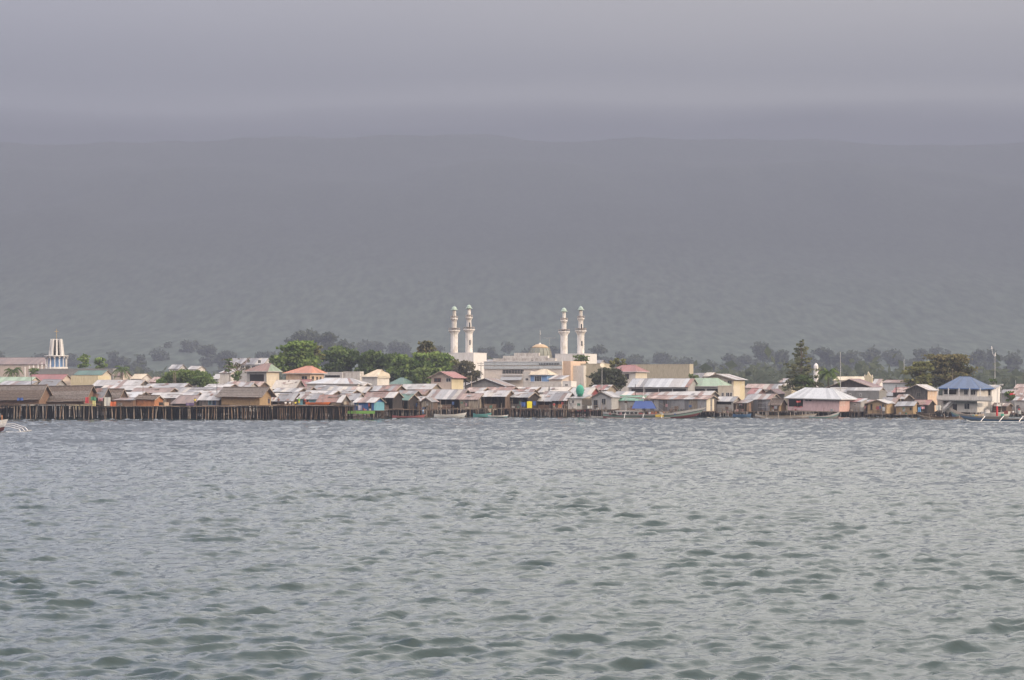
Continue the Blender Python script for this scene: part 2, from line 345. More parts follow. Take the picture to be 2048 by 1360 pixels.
def leaf_quads(cent, size, flat=0.0):
    """random leaf-spray quads at the centres; flat>0 lays them closer to level"""
    n = len(cent); a = rng.normal(size=(n, 3)); a[:, 2] *= (1 - flat); a /= np.linalg.norm(a, axis=1)[:, None]
    b = np.cross(a, rng.normal(size=(n, 3))); b /= np.linalg.norm(b, axis=1)[:, None]
    s = size * rng.uniform(.6, 1.35, (n, 1)); a = a * s; b = b * s * rng.uniform(.45, .9, (n, 1))
    v = np.stack([cent - a, cent - b * .9, cent + a, cent + b], 1).reshape(-1, 3)
    return v, np.arange(n * 4).reshape(-1, 4)
def clump_points(cl, per):
    """points in the outer shells of ellipsoid clumps (cx,cy,cz,rx,ry,rz)"""
    P = []
    for c in cl:
        n = max(6, int(per * (c[3] * c[5]) ** .9))
        d = rng.normal(size=(n, 3)); d /= np.linalg.norm(d, axis=1)[:, None]
        r = rng.uniform(.25, 1.0, (n, 1)) ** .45 * rng.uniform(.78, 1.18, (n, 1)) * np.where(rng.random((n, 1)) < .10, rng.uniform(1.1, 1.5, (n, 1)), 1)
        P.append(np.array(c[:3]) + d * r * np.array(c[3:]))
    return np.concatenate(P)

def tree(name, label, x0, x1, yt, yb, Y, kind='round', leaf='green', n=26, per=60, size=.42, group=None, cat='tree', lean=0):
    cx = (x0 + x1) / 2; X = PX(cx, Y); zt = PZ(yt, Y); zb = PZ(yb, Y); g0 = land_z(X, Y) if Y > 556 else 1.0
    g0 = min(g0, zb)
    Rx = (x1 - x0) / 2 / S(Y); H = zt - zb
    root = empty(name, (X, Y, g0), 0, label, cat, group); zb -= g0; zt -= g0
    cl = []; br = MB(); Ry = Rx * .8
    tw = max(.12, min(.5, Rx * .07))
    base = Vector((0, 0, 0)); fork = Vector((0, 0, max(zb * .9, (zb + .25 * H) * .6)))
    if kind == 'round':
        for i in range(n):
            a = random.uniform(0, 6.283); q = random.random() ** .6; u = random.uniform(-1, 1)
            k = math.sqrt(max(0, 1 - u * u * .8))
            r = random.uniform(.22, .38) * min(Rx, H * .7)
            cl.append((q * k * math.cos(a) * (Rx - r * .8), q * k * math.sin(a) * Ry * .8, zb + H * .5 + u * (H * .5 - r * .7), r * 1.2, r * 1.1, r * .75))
    elif kind == 'tier':
        lv = max(4, n // 5)
        for j in range(lv):
            z = zb + H * (j + .5) / lv; w = Rx * (1 - .5 * (j / lv) ** 1.6) * (.75 if j == 0 else random.uniform(.85, 1.08))
            for i in range(5):
                a = random.uniform(0, 6.283); q = random.uniform(.25, .8)
                r = Rx * random.uniform(.22, .34)
                cl.append((w * q * math.cos(a), w * q * math.sin(a) * .8, z + random.uniform(-.3, .3), r * 1.3, r * 1.2, r * .36))
    elif kind == 'dome':
        for i in range(n):
            u = random.uniform(-1, 1); r = Rx * random.uniform(.16, .24)
            zz = zb + (H - r * .6) * math.sqrt(max(0, 1 - abs(u) ** 2.6)) * random.uniform(.45, 1)
            cl.append((u * (Rx - r), random.uniform(-1, 1) * Ry * .6, zz, r * 1.2, r, r * .7))
    elif kind == 'spire':
        for j in range(n):
            t = j / (n - 1); z = zb + H * (.04 + .93 * t); w = Rx * (1 - t ** 1.6) ** .9 * random.choice([.75, 1.0, 1.35, 1.6]) + .3
            for i in range(4 if t < .9 else 2):
                a = random.uniform(0, 6.283); q = random.uniform(.25, .95)
                r = max(.45, Rx * .24 * (1.15 - t))
                cl.append((w * q * math.cos(a), w * q * math.sin(a), z + random.uniform(-.5, .4), r * 1.3, r * 1.3, r * .42))
    elif kind == 'sparse':
        for i in range(n):
            cl.append((random.uniform(-1, 1) * Rx, random.uniform(-1, 1) * Ry, zb + random.random() * H, .55, .55, .35))
    # trunk and limbs reach into the clumps
    top = Vector((lean, 0, zb + H * (.92 if kind == 'spire' else .55)))
    mid = (fork + Vector((random.uniform(-.3, .3), 0, 0)))
    br.tube([base - Vector((0, 0, .3)), mid, top], [tw, tw * .7, tw * .22], 6)
    for c in random.sample(cl, min(len(cl), 14 if kind != 'sparse' else 30)):
        p = Vector(c[:3]); st = mid.lerp(top, min(1, max(0, (p.z - mid.z) / max(.5, top.z - mid.z) * .7)))
        br.tube([st, st.lerp(p, .5) + Vector((0, 0, .06 * H * random.random())), p], [tw * .36, tw * .22, tw * .08], 4, False)
    br.build('trunk', BARKP if kind == 'sparse' else BARK, root)
    P = clump_points(cl, per); P = P[(P[:, 2] < zb + H * 1.03) & (np.abs(P[:, 0]) < Rx * 1.15)]; v, q = leaf_quads(P, size, .45 if kind in ('tier', 'spire') else .15)
    o = np_mesh('crown', v, q, LEAF[leaf], root)
    return root

def palm(name, label, xc, yc, Y, rad=None, leaf='dark', trunk_to=1.0, group=None, nf=20, cat='palm tree'):
    X = PX(xc, Y); z = PZ(yc, Y); r = rad; g0 = land_z(X, Y) if Y > 556 else 1.0
    g0 = min(g0, z - 3)
    root = empty(name, (X, Y, g0), 0, label, cat, group)
    h = z - g0
    MB().tube([(.6, 0, -.3), (.15, 0, h * .5), (0, 0, h)], [.22, .16, .14], 6).build('trunk', BARK, root)
    V = []; Q = []; b = 0
    fr = MB()
    for i in range(nf):
        a = 6.283 * i / nf + random.uniform(-.2, .2); up = random.uniform(-.15, 1.05); L = r * random.uniform(.85, 1.1)
        pts = []
        for k in range(9):
            s = k / 8; d = L * s * math.cos(up * .75) * (1 - .12 * s)
            pts.append(Vector((math.cos(a) * d, math.sin(a) * d, h + L * (math.sin(up) * s - .85 * s * s * (1 - .35 * up)))))
        side = Vector((-math.sin(a), math.cos(a), 0))
        for k in range(1, 8):
            for j in range(2):
                p = pts[k].lerp(pts[k+1], j * .5) if k < 8 else pts[k]
                for sg in (-1, 1):
                    ll = r * .26 * math.sin(math.pi * (k + j * .5) / 9.5) ** .6
                    tip = p + side * sg * ll * .8 + (pts[k+1] - pts[k]).normalized() * ll * .55 - Vector((0, 0, ll * .55))
                    wv = (pts[k+1] - pts[k]).normalized() * r * .035
                    fr.add([p - wv, p + wv, tip], [(0, 1, 2)])
        fr.tube(pts, r * .012, 3, False)
    fr.build('crown', LEAF[leaf], root)
    return root
# ------------------------------------------------------------------ houses
SIDE = 22
def frame_at(xs, Y, rz=None):
    X = PX(xs, Y); phi = math.degrees(math.atan2(X, Y))
    r = -(SIDE + phi * .5) if rz is None else rz
    a = -r - phi           # angle between the front wall and the picture plane, as seen from the camera
    return X, r, max(a, 4.0)

def sheets(root, a, b, c, d, n, key, t=.05, name='roof_sheet', course=False, seq=False, sag=0.02):
    """slope a-b (eave) d-c (ridge), laid as n separate sheets side by side, or as n overlapping courses"""
    a, b, c, d = map(Vector, (a, b, c, d)); up = (b - a).cross(d - a).normalized()
    for i in range(n):
        u0, u1 = i / n, (i + 1) / n
        k = key[i % len(key)] if seq else random.choice(key)
        if k in ('W', 'Z', 'G') and random.random() < .27: k = random.choice('ZGGPRCNW')
        if course:
            j = [random.uniform(-.06, .06) for _ in range(2)]
            o0 = up * (.10 - .02 * i)
            q = [a.lerp(d, max(0, u0 - .07 + j[0] * .3)) + o0, b.lerp(c, max(0, u0 - .07 + j[1] * .3)) + o0, b.lerp(c, u1) + up * .02 * (n - i) * .2, a.lerp(d, u1) + up * .02 * (n - i) * .2]
            # ragged lower edge
            seg = max(3, int((b - a).length / .6)); mb = MB(); L0 = [q[0].lerp(q[1], s / seg) + (a - d).normalized() * random.uniform(0, .16) for s in range(seg + 1)]
            U0 = [q[3].lerp(q[2], s / seg) for s in range(seg + 1)]
            for s in range(seg): mb.slab(L0[s], L0[s+1], U0[s+1], U0[s], .14)
            mb.build('thatch_course', k, root)
        else:
            e = random.uniform(-.06, .05); w = up * (random.uniform(0, sag) + (i % 2) * .012)
            p0 = a.lerp(b, u0) + (a - d).normalized() * e + w; p1 = a.lerp(b, u1) + (b - c).normalized() * e + w
            MB().slab(p0, p1, d.lerp(c, u1) + w, d.lerp(c, u0) + w, t).build(name, SHEET[k] if isinstance(k, str) else k, root)

def make_window(root, face, u0, u1, z0, z1, W, D, frame=WHITE, kind='w', bars=1):
    """u along the wall in local metres; face f = front (y=-D/2), s = right side (x=W/2)"""
    def bx(mb, ua, ub, n0, n1, za, zb):
        if face == 'f': mb.box(ua, ub, -D/2 - n1, -D/2 - n0, za, zb)
        else: mb.box(W/2 + n0, W/2 + n1, ua, ub, za, zb)
    fw = .07; f = MB()
    nm = 'door' if kind == 'd' else 'window'
    if kind in 'wd':
        bx(f, u0, u0 + fw, .004, .07, z0, z1); bx(f, u1 - fw, u1, .004, .07, z0, z1)
        bx(f, u0 + fw, u1 - fw, .004, .07, z1 - fw, z1); bx(f, u0 + fw, u1 - fw, .004, .10, z0, z0 + fw)
        for i in range(1, bars + 1):
            c = u0 + (u1 - u0) * i / (bars + 1); bx(f, c - .025, c + .025, .03, .06, z0 + fw, z1 - fw)
    else:
        bx(f, u0, u1, .004, .05, z1 - .05, z1); bx(f, u0, u1, .004, .05, z0, z0 + .05)
    o = f.build(nm, frame, root)
    p = MB(); bx(p, u0 + (fw if kind in 'wd' else 0), u1 - (fw if kind in 'wd' else 0), .006, .025, z0 + .05, z1 - .05)
    p.build('pane' if kind == 'w' else ('door_leaf' if kind == 'd' else 'shade_panel'), GLASS if kind == 'w' else (SHADE if kind == 'o' else GLASS), o)  # openings are near-black panels on the wall, painted as shade
    return o

FADED = [mat('faded_cloth_' + k, c, tuple(x * .7 for x in c), .9, fine=.1) for k, c in dict(grey=(.32, .32, .33), red=(.30, .07, .07), blue=(.07, .12, .26), white=(.48, .47, .46), green=(.08, .17, .12), brown=(.14, .09, .07), pink=(.38, .22, .24), black=(.03, .03, .03)).items()]
def clutter(root, w2, d2, pf, H, zb):
    """rails, leaning poles, ladder, washing and boards on the front platform of a stilt house"""
    yf = -d2 - pf + .08; rc = random.random
    if rc() < .6:
        a, b = sorted((random.uniform(-w2, w2), random.uniform(-w2, w2)))
        if b - a > 1:
            for z in (.45, .85): MB().tube([(a, yf, z + rc() * .1), (b, yf, z + rc() * .1)], .035, 4).build('rail', BLEACH, root)
            for i in range(int((b - a) / 1.1) + 2): x = a + (b - a) * i / (int((b - a) / 1.1) + 1); MB().tube([(x, yf, -.1), (x + .05 * rc(), yf, .95)], .035, 4).build('rail_post', BAMBOO, root)
    for i in range(random.randint(1, 4)):
        x = random.uniform(-w2, w2); MB().tube([(x, yf - .2, -zb - .5), (x + random.uniform(-.5, .5), yf + .1, random.uniform(.6, 2.3))], random.uniform(.03, .055), 5).build('leaning_pole', random.choice([BLEACH, BAMBOO, TIMBER]), root)
    if rc() < .35:
        x = random.uniform(-w2 + .4, w2 - .4)
        for dx in (0, .4): MB().tube([(x + dx, yf - .5, -zb - .3), (x + dx, yf - .05, .5)], .035, 4).build('ladder_rail', BAMBOO, root)
        for k in range(5): MB().tube([(x, yf - .45 + .08 * k, -zb + .2 + .4 * k), (x + .4, yf - .45 + .08 * k, -zb + .2 + .4 * k)], .03, 4).build('ladder_rung', BAMBOO, root)
    for i in range(random.choice([0, 1, 2, 3])):
        x = random.uniform(-w2 + .3, w2 - .6); w = random.uniform(.35, .8); z = min(H - .3, random.uniform(1.2, 1.8)); h = random.uniform(.4, .9)
        MB().slab((x, yf + .3, z - h), (x + w * .9, yf + .33, z - h * random.uniform(.8, 1)), (x + w, yf + .3, z), (x, yf + .3, z + .03), .02).build('hanging_cloth', random.choice(FADED), root)
    for i in range(random.choice([0, 1, 1, 2])):
        x = random.uniform(-w2 + .2, w2 - 1.2); w = random.uniform(.5, 1.3); h = random.uniform(.3, 1.1)
        MB().slab((x, -d2 - .35, 0), (x + w, -d2 - .35, 0), (x + w, -d2 - .12, h), (x, -d2 - .12, h * .95), .03).build('leaning_board', random.choice([WALL['plank'], WALL['brown'], WALL['pale'], SHEET['G'], SHEET['R']]), root)
    for i in range(random.choice([0, 1, 2, 3])):
        x = random.uniform(-w2 + .2, w2 - .5); w = random.uniform(.3, .6)
        MB().box(x, x + w, yf + .15, yf + .15 + w * .7, 0, random.uniform(.25, .6)).build('storage_box', random.choice(FADED), root)

def roof_patches(rf, w2, d2, o, ez, hr, n):
    for i in range(n):
        u = random.uniform(-w2, w2 - .6); v = random.uniform(.05, .8); w = random.uniform(.4, 1.1); l = random.uniform(.1, .3)
        P = lambda x, t: Vector((x, (-d2 - o) * (1 - t), ez + (hr - ez) * t)) + Vector((0, -.02, .085))
        MB().slab(P(u, v), P(u + w, v + random.uniform(-.04, .04)), P(u + w, min(.98, v + l)), P(u, min(.98, v + l)), .02).build('roof_patch', random.choice([SHEET['R'], SHEET['P'], SHEET['G'], SHEET['Z'], WALL['plank'], SHEET['W'], SHEET['N']]), rf)
    if random.random() < .5:
        u = random.uniform(-w2 * .8, 0); v = random.uniform(.3, .8); P = lambda x, t: (x, (-d2 - o) * (1 - t) - .03, ez + (hr - ez) * t + .13)
        MB().tube([P(u, v), P(u + random.uniform(1, w2), v + random.uniform(-.1, .1))], .045, 4).build('roof_batten', BLEACH, rf)

def house(name, label, x0, xs, x1, ye, yr, Y, roof='gx', wall='plank', key='WZ', yb=None, depth=None, side=None, wins=(), oh=.35, rz=None,
          patch=None, open_=False, stilts=False, deck=None, cat=None, seq=False, ridge=(.25, .75), group=None, thatch=None, platfront=.8, kside=None, trim=None, slatw=1.0, parapet=None):
    X, r, a = frame_at(xs, Y, rz); s = S(Y); ar = R(a); rr = R(r)
    W = (xs - x0) / s / math.cos(ar); W = max(W, 1.2)
    D = (x1 - xs) / s / math.sin(ar) if x1 > xs else 6
    D = depth or min(max(D, 2.5), 16)
    ux, uy = math.cos(rr), math.sin(rr); vx, vy = -math.sin(rr), math.cos(rr)
    cxw = X - ux * W/2 + vx * D/2; cyw = Y - uy * W/2 + vy * D/2
    rng_t = random.Random(int(x0 * 7 + ye))
    zb = PZ(yb, Y) if yb else max(.9, land_z(cxw, max(cyw, 560)) - .2)
    root = empty(name, (cxw, cyw, zb), rr, label, cat or name.split('_')[-1], group)
    if Y < 575 and (yb or group): root.rotation_euler = (rr * 0 + R(rng_t.uniform(-.5, .5)), R(rng_t.uniform(-1.3, 1.3)), rr + R(rng_t.uniform(-3, 3)))
    he = PZ(ye, Y) - zb; hr = PZ(yr, Y + D/2 * math.cos(rr)) - zb if roof not in ('flat', 'shed', 'shedb') else PZ(yr, Y + (D * .9 if roof == 'shed' else 0)) - zb
    hr = max(hr, he + .25) if roof != 'flat' else max(hr, he)
    w2, d2 = W/2, D/2; wm = WALL[wall]; t = .12
    H = he
    # walls: a shell of real thickness
    wb = MB()
    if roof == 'gx':
        prof = [(-d2, 0), (d2, 0), (d2, H), (0, hr - .06), (-d2, H)]
        for sx in (-1, 1):
            x_ = sx * w2; xi = x_ - sx * t
            n_ = len(prof); vs = [(x_, y, z) for y, z in prof] + [(xi, y, z) for y, z in prof]
            wb.add(vs, [tuple(range(n_))[::sx], tuple(range(n_, 2*n_))[::-sx]] + [(i, (i+1) % n_, n_ + (i+1) % n_, n_ + i) for i in range(n_)])
        wb.box(-w2 + t, w2 - t, d2 - t, d2, 0, H)
        if not open_: wb.box(-w2 + t, w2 - t, -d2, -d2 + t, 0, H)
    elif roof == 'gy':
        prof = [(-w2, 0), (w2, 0), (w2, H), (0, hr - .06), (-w2, H)]
        for sy in ((-1, 1) if not open_ else (1,)):
            y_ = sy * d2; yi = y_ - sy * t; n_ = 5
            vs = [(x, y_, z) for x, z in prof] + [(x, yi, z) for x, z in prof]
            wb.add(vs, [tuple(range(n_))[::-sy], tuple(range(n_, 2*n_))[::sy]] + [(i, (i+1) % n_, n_ + (i+1) % n_, n_ + i) for i in range(n_)])
        wb.box(-w2, -w2 + t, -d2 + t, d2 - t, 0, H); wb.box(w2 - t, w2, -d2 + t, d2 - t, 0, H)
    else:
        hb = hr if roof == 'shed' else H
        wb.box(-w2 + t, w2 - t, d2 - t, d2, 0, hb - .02)
        if not open_: wb.box(-w2 + t, w2 - t, -d2, -d2 + t, 0, H)
        for sx in (-1, 1):
            xa, xb = sorted((sx * w2, sx * (w2 - t)))
            wb.add([(xa,-d2,0),(xb,-d2,0),(xb,d2,0),(xa,d2,0),(xa,-d2,H),(xb,-d2,H),(xb,d2,hb-.02),(xa,d2,hb-.02)],
                   [(0,3,2,1),(4,5,6,7),(0,1,5,4),(1,2,6,5),(2,3,7,6),(3,0,4,7)])
    wb.build('wall', wm, root)
    if open_:
        k = max(2, int(W / 1.6))
        for i in range(k + 1):
            x_ = -w2 + .08 + (W - .16) * i / k
            MB().tube([(x_, -d2 + .06, 0), (x_ + random.uniform(-.05, .05), -d2 + .06, H)], .05, 5).build('post', BLEACH if random.random() < .5 else BAMBOO, root)
        if open_ != 2: MB().box(-w2 + t, w2 * random.uniform(-.1, .9), -d2 + .02, -d2 + .07, 0, min(.9, H * .45)).build('railing', WALL[random.choice(['plank', 'brown', 'wovenb'])], root)
    if side:   # right side wall in another colour, often painted paler and warmer for low sun
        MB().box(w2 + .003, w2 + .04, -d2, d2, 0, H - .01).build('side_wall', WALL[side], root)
    if patch:
        n = max(2, int(W / slatw))
        cuts = [-w2 + W * i / n for i in range(n + 1)]
        for i in range(n):
            MB().box(cuts[i] + .01, cuts[i+1] - .01, -d2 - random.uniform(.03, .07), -d2 - .004, random.choice([0, 0, .05, .4]), H - random.choice([0, .02, .12])).build('wall_panel', WALL[random.choice(patch)], root)
        if x1 > xs and D < 9:
            m_ = max(2, int(D / 1.3))
            for i in range(m_):
                MB().box(w2 + .004, w2 + random.uniform(.03, .06), -d2 + D*i/m_ + .01, -d2 + D*(i+1)/m_ - .01, 0, H - .02).build('wall_panel', WALL[random.choice(patch)], root)
    # roof
    o = oh; nW = max(2, round((W + 2*o) / 1.15)); nD = max(2, round(D / 1.4)); T = .05
    k0 = key[0] if isinstance(key, str) else key[0]
    bm = SHEET[k0] if isinstance(k0, str) else k0
    ks = kside or key
    if roof == 'gx':
        sl = (hr - he) / d2; ez = he - o * sl
        rf = MB().slab((w2+o, d2+o, ez), (-w2-o, d2+o, ez), (-w2-o, 0, hr), (w2+o, 0, hr), T)
        rf.tube([(-w2-o, 0, hr + .02), (w2+o, 0, hr + .02)], .06 if not thatch else .16, 6); rf = rf.build('roof', thatch or bm, root)
        A = ((-w2-o, -d2-o, ez), (w2+o, -d2-o, ez), (w2+o, -.02, hr), (-w2-o, -.02, hr))
        if thatch: sheets(rf, *A, 4, [thatch, thatch, THATCHG if thatch is not THATCHG else THATCH], course=True)
        else:
            sheets(rf, *A, nW, key, seq=seq)
            if Y < 575: roof_patches(rf, w2, d2, o, ez, hr, random.randint(0, 3))
        if x1 > xs:
            for sy in (-1, 1):
                MB().slab((w2+o+.05, 0, hr + .03), (w2+o+.05, 0, hr-.16), (w2+o+.05, sy*(d2+o), ez-.16), (w2+o+.05, sy*(d2+o), ez+.03), .04 * sy).build('barge_board', trim or BLEACH, root)
    elif roof == 'gy':
        sl = (hr - he) / w2; ez = he - o * sl
        rf = MB().tube([(0, -d2-o, hr + .02), (0, d2+o, hr + .02)], .06, 6).build('roof', thatch or bm, root)
        for sx in (-1, 1):
            A = ((sx*(w2+o), sx*(-d2-o), ez), (sx*(w2+o), sx*(d2+o), ez), (sx*.02, sx*(d2+o), hr), (sx*.02, sx*(-d2-o), hr))
            sheets(rf, *A, 4 if thatch else nD, [thatch] if thatch else ks, course=bool(thatch))
            MB().slab((0, -d2-o-.02, hr + .03), (0, -d2-o-.02, hr - .16), (sx*(w2+o), -d2-o-.02, ez - .16), (sx*(w2+o), -d2-o-.02, ez + .03), -.04*sx).build('barge_board', trim or BLEACH, root)
    elif roof == 'hip':
        ez = he - .05; ra, rb = -w2 + W * ridge[0], -w2 + W * ridge[1]; E = [(-w2-o, -d2-o, ez), (w2+o, -d2-o, ez), (w2+o, d2+o, ez), (-w2-o, d2+o, ez)]; r0, r1 = (ra, 0, hr), (rb, 0, hr)
        rf = MB().slab(E[2], E[3], r0, r1, T).tube([r0, r1], .07, 6).tube([r0, E[0]], .05, 5).tube([r1, E[1]], .05, 5).tube([r1, E[2]], .05, 5).build('roof', bm, root)
        sheets(rf, E[0], E[1], r1, r0, nW, key, seq=seq)
        sheets(rf, E[1], E[2], r1, r1, nD, ks, sag=.005); sheets(rf, E[3], E[0], r0, r0, nD, ks, sag=.005)
        MB().box(-w2-o-.03, w2+o+.03, -d2-o-.06, -d2-o-.01, ez-.14, ez+.03).build('fascia', trim or WALL['lgrey'], root)
        MB().box(w2+o+.01, w2+o+.05, -d2-o, d2+o, ez-.14, ez+.03).build('fascia', trim or WALL['lgrey'], root)
    elif roof == 'shed':
        sl = (hr - he) / D
        rf = MB().box(-w2-o, w2+o, d2 + o*.6 - .06, d2 + o*.6, hr - .12, hr).build('roof', bm, root)
        sheets(rf, (-w2-o, -d2-o, he - o*sl), (w2+o, -d2-o, he - o*sl), (w2+o, d2+o*.6, hr + .05), (-w2-o, d2+o*.6, hr + .05), nW, key, seq=seq)
    elif roof == 'flat':
        MB().box(-w2 - .05, w2 + .05, -d2 - .05, d2 + .05, he, he + .15).build('roof', wm, root)
        if hr > he + .2:
            p = MB(); q = .14
            p.box(-w2, w2, -d2, -d2+q, he+.15, hr); p.box(-w2, w2, d2-q, d2, he+.15, hr); p.box(-w2, -w2+q, -d2+q, d2-q, he+.15, hr); p.box(w2-q, w2, -d2+q, d2-q, he+.15, hr)
            p.build('parapet', wm, root)
    # windows and doors, given in photo coordinates on the wall
    for wdef in wins:
        f, pa, pb, pt, pbm = wdef[:5]; kd = wdef[5] if len(wdef) > 5 else 'w'; fr = WALL[wdef[6]] if len(wdef) > 6 else WHITE
        za, zc = PZ(pbm, Y) - zb, PZ(pt, Y) - zb
        if f == 'f': u0 = w2 - (xs - pa)/s/math.cos(ar); u1 = w2 - (xs - pb)/s/math.cos(ar); u0 = max(u0, -w2 + .05)
        else: u0 = -d2 + (pa - xs)/s/math.sin(ar); u1 = -d2 + (pb - xs)/s/math.sin(ar); u1 = min(u1, d2 - .05)
        if u1 - u0 < .25: continue
        make_window(root, f, u0, u1, max(za, .02), zc, W, D, fr, kd, 2 if u1 - u0 > 2 else 1)
    if stilts:
        pf = platfront; dz = .14
        MB().box(-w2 - .3, w2 + .3, -d2 - pf, d2 + .2, -.02 - dz, -.02).build('platform', WALL['brown'], root)
        n = max(3, int(W / (1.25 if stilts is True else stilts * 1.1)))
        for yy in (-d2 - pf + .1, -d2 * .3, d2):
            for i in range(n + 1):
                x_ = -w2 - .2 + (W + .4) * i / n + random.uniform(-.2, .2); ln = random.uniform(-.18, .18)
                up_ = random.uniform(.2, 1.1) if (yy < -d2 and random.random() < .3) else -.1
                MB().tube([(x_ + ln, yy + random.uniform(-.1, .1), -zb - .8), (x_, yy, up_)], [.07, .05], 5).build('stilt', random.choice([BAMBOO, BLEACH, TIMBER, WALL['brown']]) if yy < -d2 else TIMBER, root)  # back ranks near-black: shade under the platform put into the colour
        MB().box(-w2 - .3, w2 + .3, -d2 - pf - .06, -d2 - pf - .005, -.18, -.06).build('beam', BLEACH, root)
        clutter(root, w2, d2, pf, H, zb)
    return root
# ------------------------------------------------------------------ the stilt pier at the left and its houses
def pier_Y(px): return 484 - .02 * px
def build_pier():
    root = empty('stilt_pier', (PX(350, 478), 480, 0), 0, 'long timber pier on many bare stilts along the left shore', 'pier')
    def P(px, Y): return Vector((PX(px, Y) - root.location.x, Y - 480, 0))
    segs = [(-60, 3, 816), (3, 182, 808), (182, 470, 812.5), (470, 668, 811), (668, 712, 810)]
    for a, b, py in segs:
        Ya, Yb = pier_Y(a), pier_Y(b); z = PZ(py, Ya); back = 34 if b < 700 else 5
        pa, pb = P(a, Ya), P(b, Yb)
        q = [pa + Vector((0, 0, z)), pb + Vector((0, 0, z)), pb + Vector((0, back, z)), pa + Vector((0, back, z))]
        MB().slab(*q, .12).build('deck', BAMBOO, root)
        MB().slab(pa + Vector((0, -.1, z - .45)), pb + Vector((0, -.1, z - .45)), pb + Vector((0, -.1, z - .3)), pa + Vector((0, -.1, z - .3)), .12).build('beam', TIMBER, root)
        # planks laid across the edge of the deck
        L = (pb - pa).length; n = int(L / 1.5)
        for i in range(n):
            u = pa.lerp(pb, i / n); v = pa.lerp(pb, (i + .97) / n); e = random.uniform(.1, .45); h = z + .01 + random.uniform(0, .06)
            MB().slab(u + Vector((0, -e, h)), v + Vector((0, -e, h)), v + Vector((0, .9, h)), u + Vector((0, .9, h)), .07).build('plank', random.choice([BAMBOO, BAMBOO, BLEACH, TIMBER]), root)
    # the front rank of stilts, one by one
    px = -40.
    while px < 712:
        Y = pier_Y(px); s = S(Y); zt = PZ(811 if px > 470 else 812, Y) - .1
        if 3 < px < 182: zt = PZ(809, Y)
        rad = random.uniform(.07, .13) if px < 480 else random.uniform(.06, .09)
        x = PX(px, Y) - root.location.x; lean = random.uniform(-.5, .5) if random.random() < .7 else random.uniform(-.1, .1)
        top = zt + (random.uniform(.3, 1.0) if random.random() < .08 else 0)
        m = random.choice([BAMBOO, BLEACH, BAMBOO, BLEACH, TIMBER]) if px < 480 else random.choice([BAMBOO, TIMBER, BAMBOO, WALL['brown']])
        MB().tube([(x + lean, Y - 480 - .15, -1), (x, Y - 480 + random.uniform(-.1, .1), top)], [rad * 1.1, rad * .85], 6).build('stilt', m, root)
        px += random.choice([random.uniform(3, 7), random.uniform(8, 17)]) if px < 480 else random.uniform(3.5, 6.5)
    # the ranks behind, too many to tell apart, coloured near-black as shade under the deck
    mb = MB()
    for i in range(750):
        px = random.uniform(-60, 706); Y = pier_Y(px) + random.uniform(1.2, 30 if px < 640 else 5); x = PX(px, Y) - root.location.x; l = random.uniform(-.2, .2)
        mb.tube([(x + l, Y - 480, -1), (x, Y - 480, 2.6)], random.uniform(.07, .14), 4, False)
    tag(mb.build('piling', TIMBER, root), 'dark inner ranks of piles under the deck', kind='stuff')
build_pier()

H = house
def shore_piles():  # piles added in near-black to paint the shade under the houses
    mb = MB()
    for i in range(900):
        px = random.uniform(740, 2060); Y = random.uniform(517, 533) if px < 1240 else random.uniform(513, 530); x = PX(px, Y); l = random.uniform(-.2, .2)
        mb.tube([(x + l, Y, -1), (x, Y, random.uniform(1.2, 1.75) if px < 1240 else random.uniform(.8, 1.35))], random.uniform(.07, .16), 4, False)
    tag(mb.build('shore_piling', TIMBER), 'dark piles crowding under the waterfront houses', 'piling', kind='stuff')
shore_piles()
pl, br_, wv = ['plank', 'brown', 'pale'], ['brown', 'wovenb', 'dark', 'plank'], ['pale', 'plank', 'lgrey', 'brown']
# --- front row, left to right
H('thatched_house', 'nipa thatched house at the far left of the pier with reddish right roof end', -30, 80, 95, 794, 771, 487, 'gx', 'wovenb', 'N', 809, depth=5, thatch=THATCH, oh=.7, wins=[('f', 8, 36, 794, 801, 'o', 'brown'), ('f', 44, 78, 794, 801, 'o', 'brown')], patch=None)
H('thatched_house', 'wide grey thatched house on the pier above a brown woven wall', 88, 168, 192, 797, 772, 488, 'gx', 'wovenb', 'N', 809, depth=6, thatch=THATCHG, oh=.8, wins=[('f', 98, 130, 796, 800, 'o', 'brown')])
H('thatched_hut', 'small brown thatched hut squeezed beside the wide grey thatched house', 196, 238, 262, 796, 778, 494, 'gx', 'brown', 'N', 812, depth=4, thatch=THATCH)
H('wooden_hut', 'narrow hut with grey tin roof behind hanging laundry on the pier', 188, 205, 216, 793, 776, 491, 'gx', 'dark', 'G', 812, depth=4)
H('low_hut', 'low brown hut with flat thatch roof left of the orange plywood hut', 228, 266, 270, 800, 796, 486, 'shed', 'wovenb', 'NG', 812, depth=4)
H('plywood_hut', 'orange plywood hut under a low thatched roof on the pier', 271, 309, 316, 798, 791, 486, 'gx', 'orange', 'N', 812, depth=4, thatch=THATCH, oh=.3)
H('tin_house', 'long house with pale zinc roof just right of the orange plywood hut', 298, 385, 406, 795, 785, 494, 'gx', 'plank', 'WWWZ', 812, depth=6, patch=pl)
H('thatched_lean_to', 'slumping brown thatch lean-to in front of the pale zinc roof', 345, 388, 396, 806, 791, 488, 'shed', 'dark', 'N', 812, depth=4, cat='hut')
H('tin_house', 'small grey plank house with blue door and clean zinc roof', 398, 438, 452, 799, 786, 488, 'gx', 'plank', 'WW', 811, depth=5, wins=[('f', 418, 424, 800, 810, 'd', 'teal'), ('f', 426, 433, 800, 810, 'd', 'blue')])
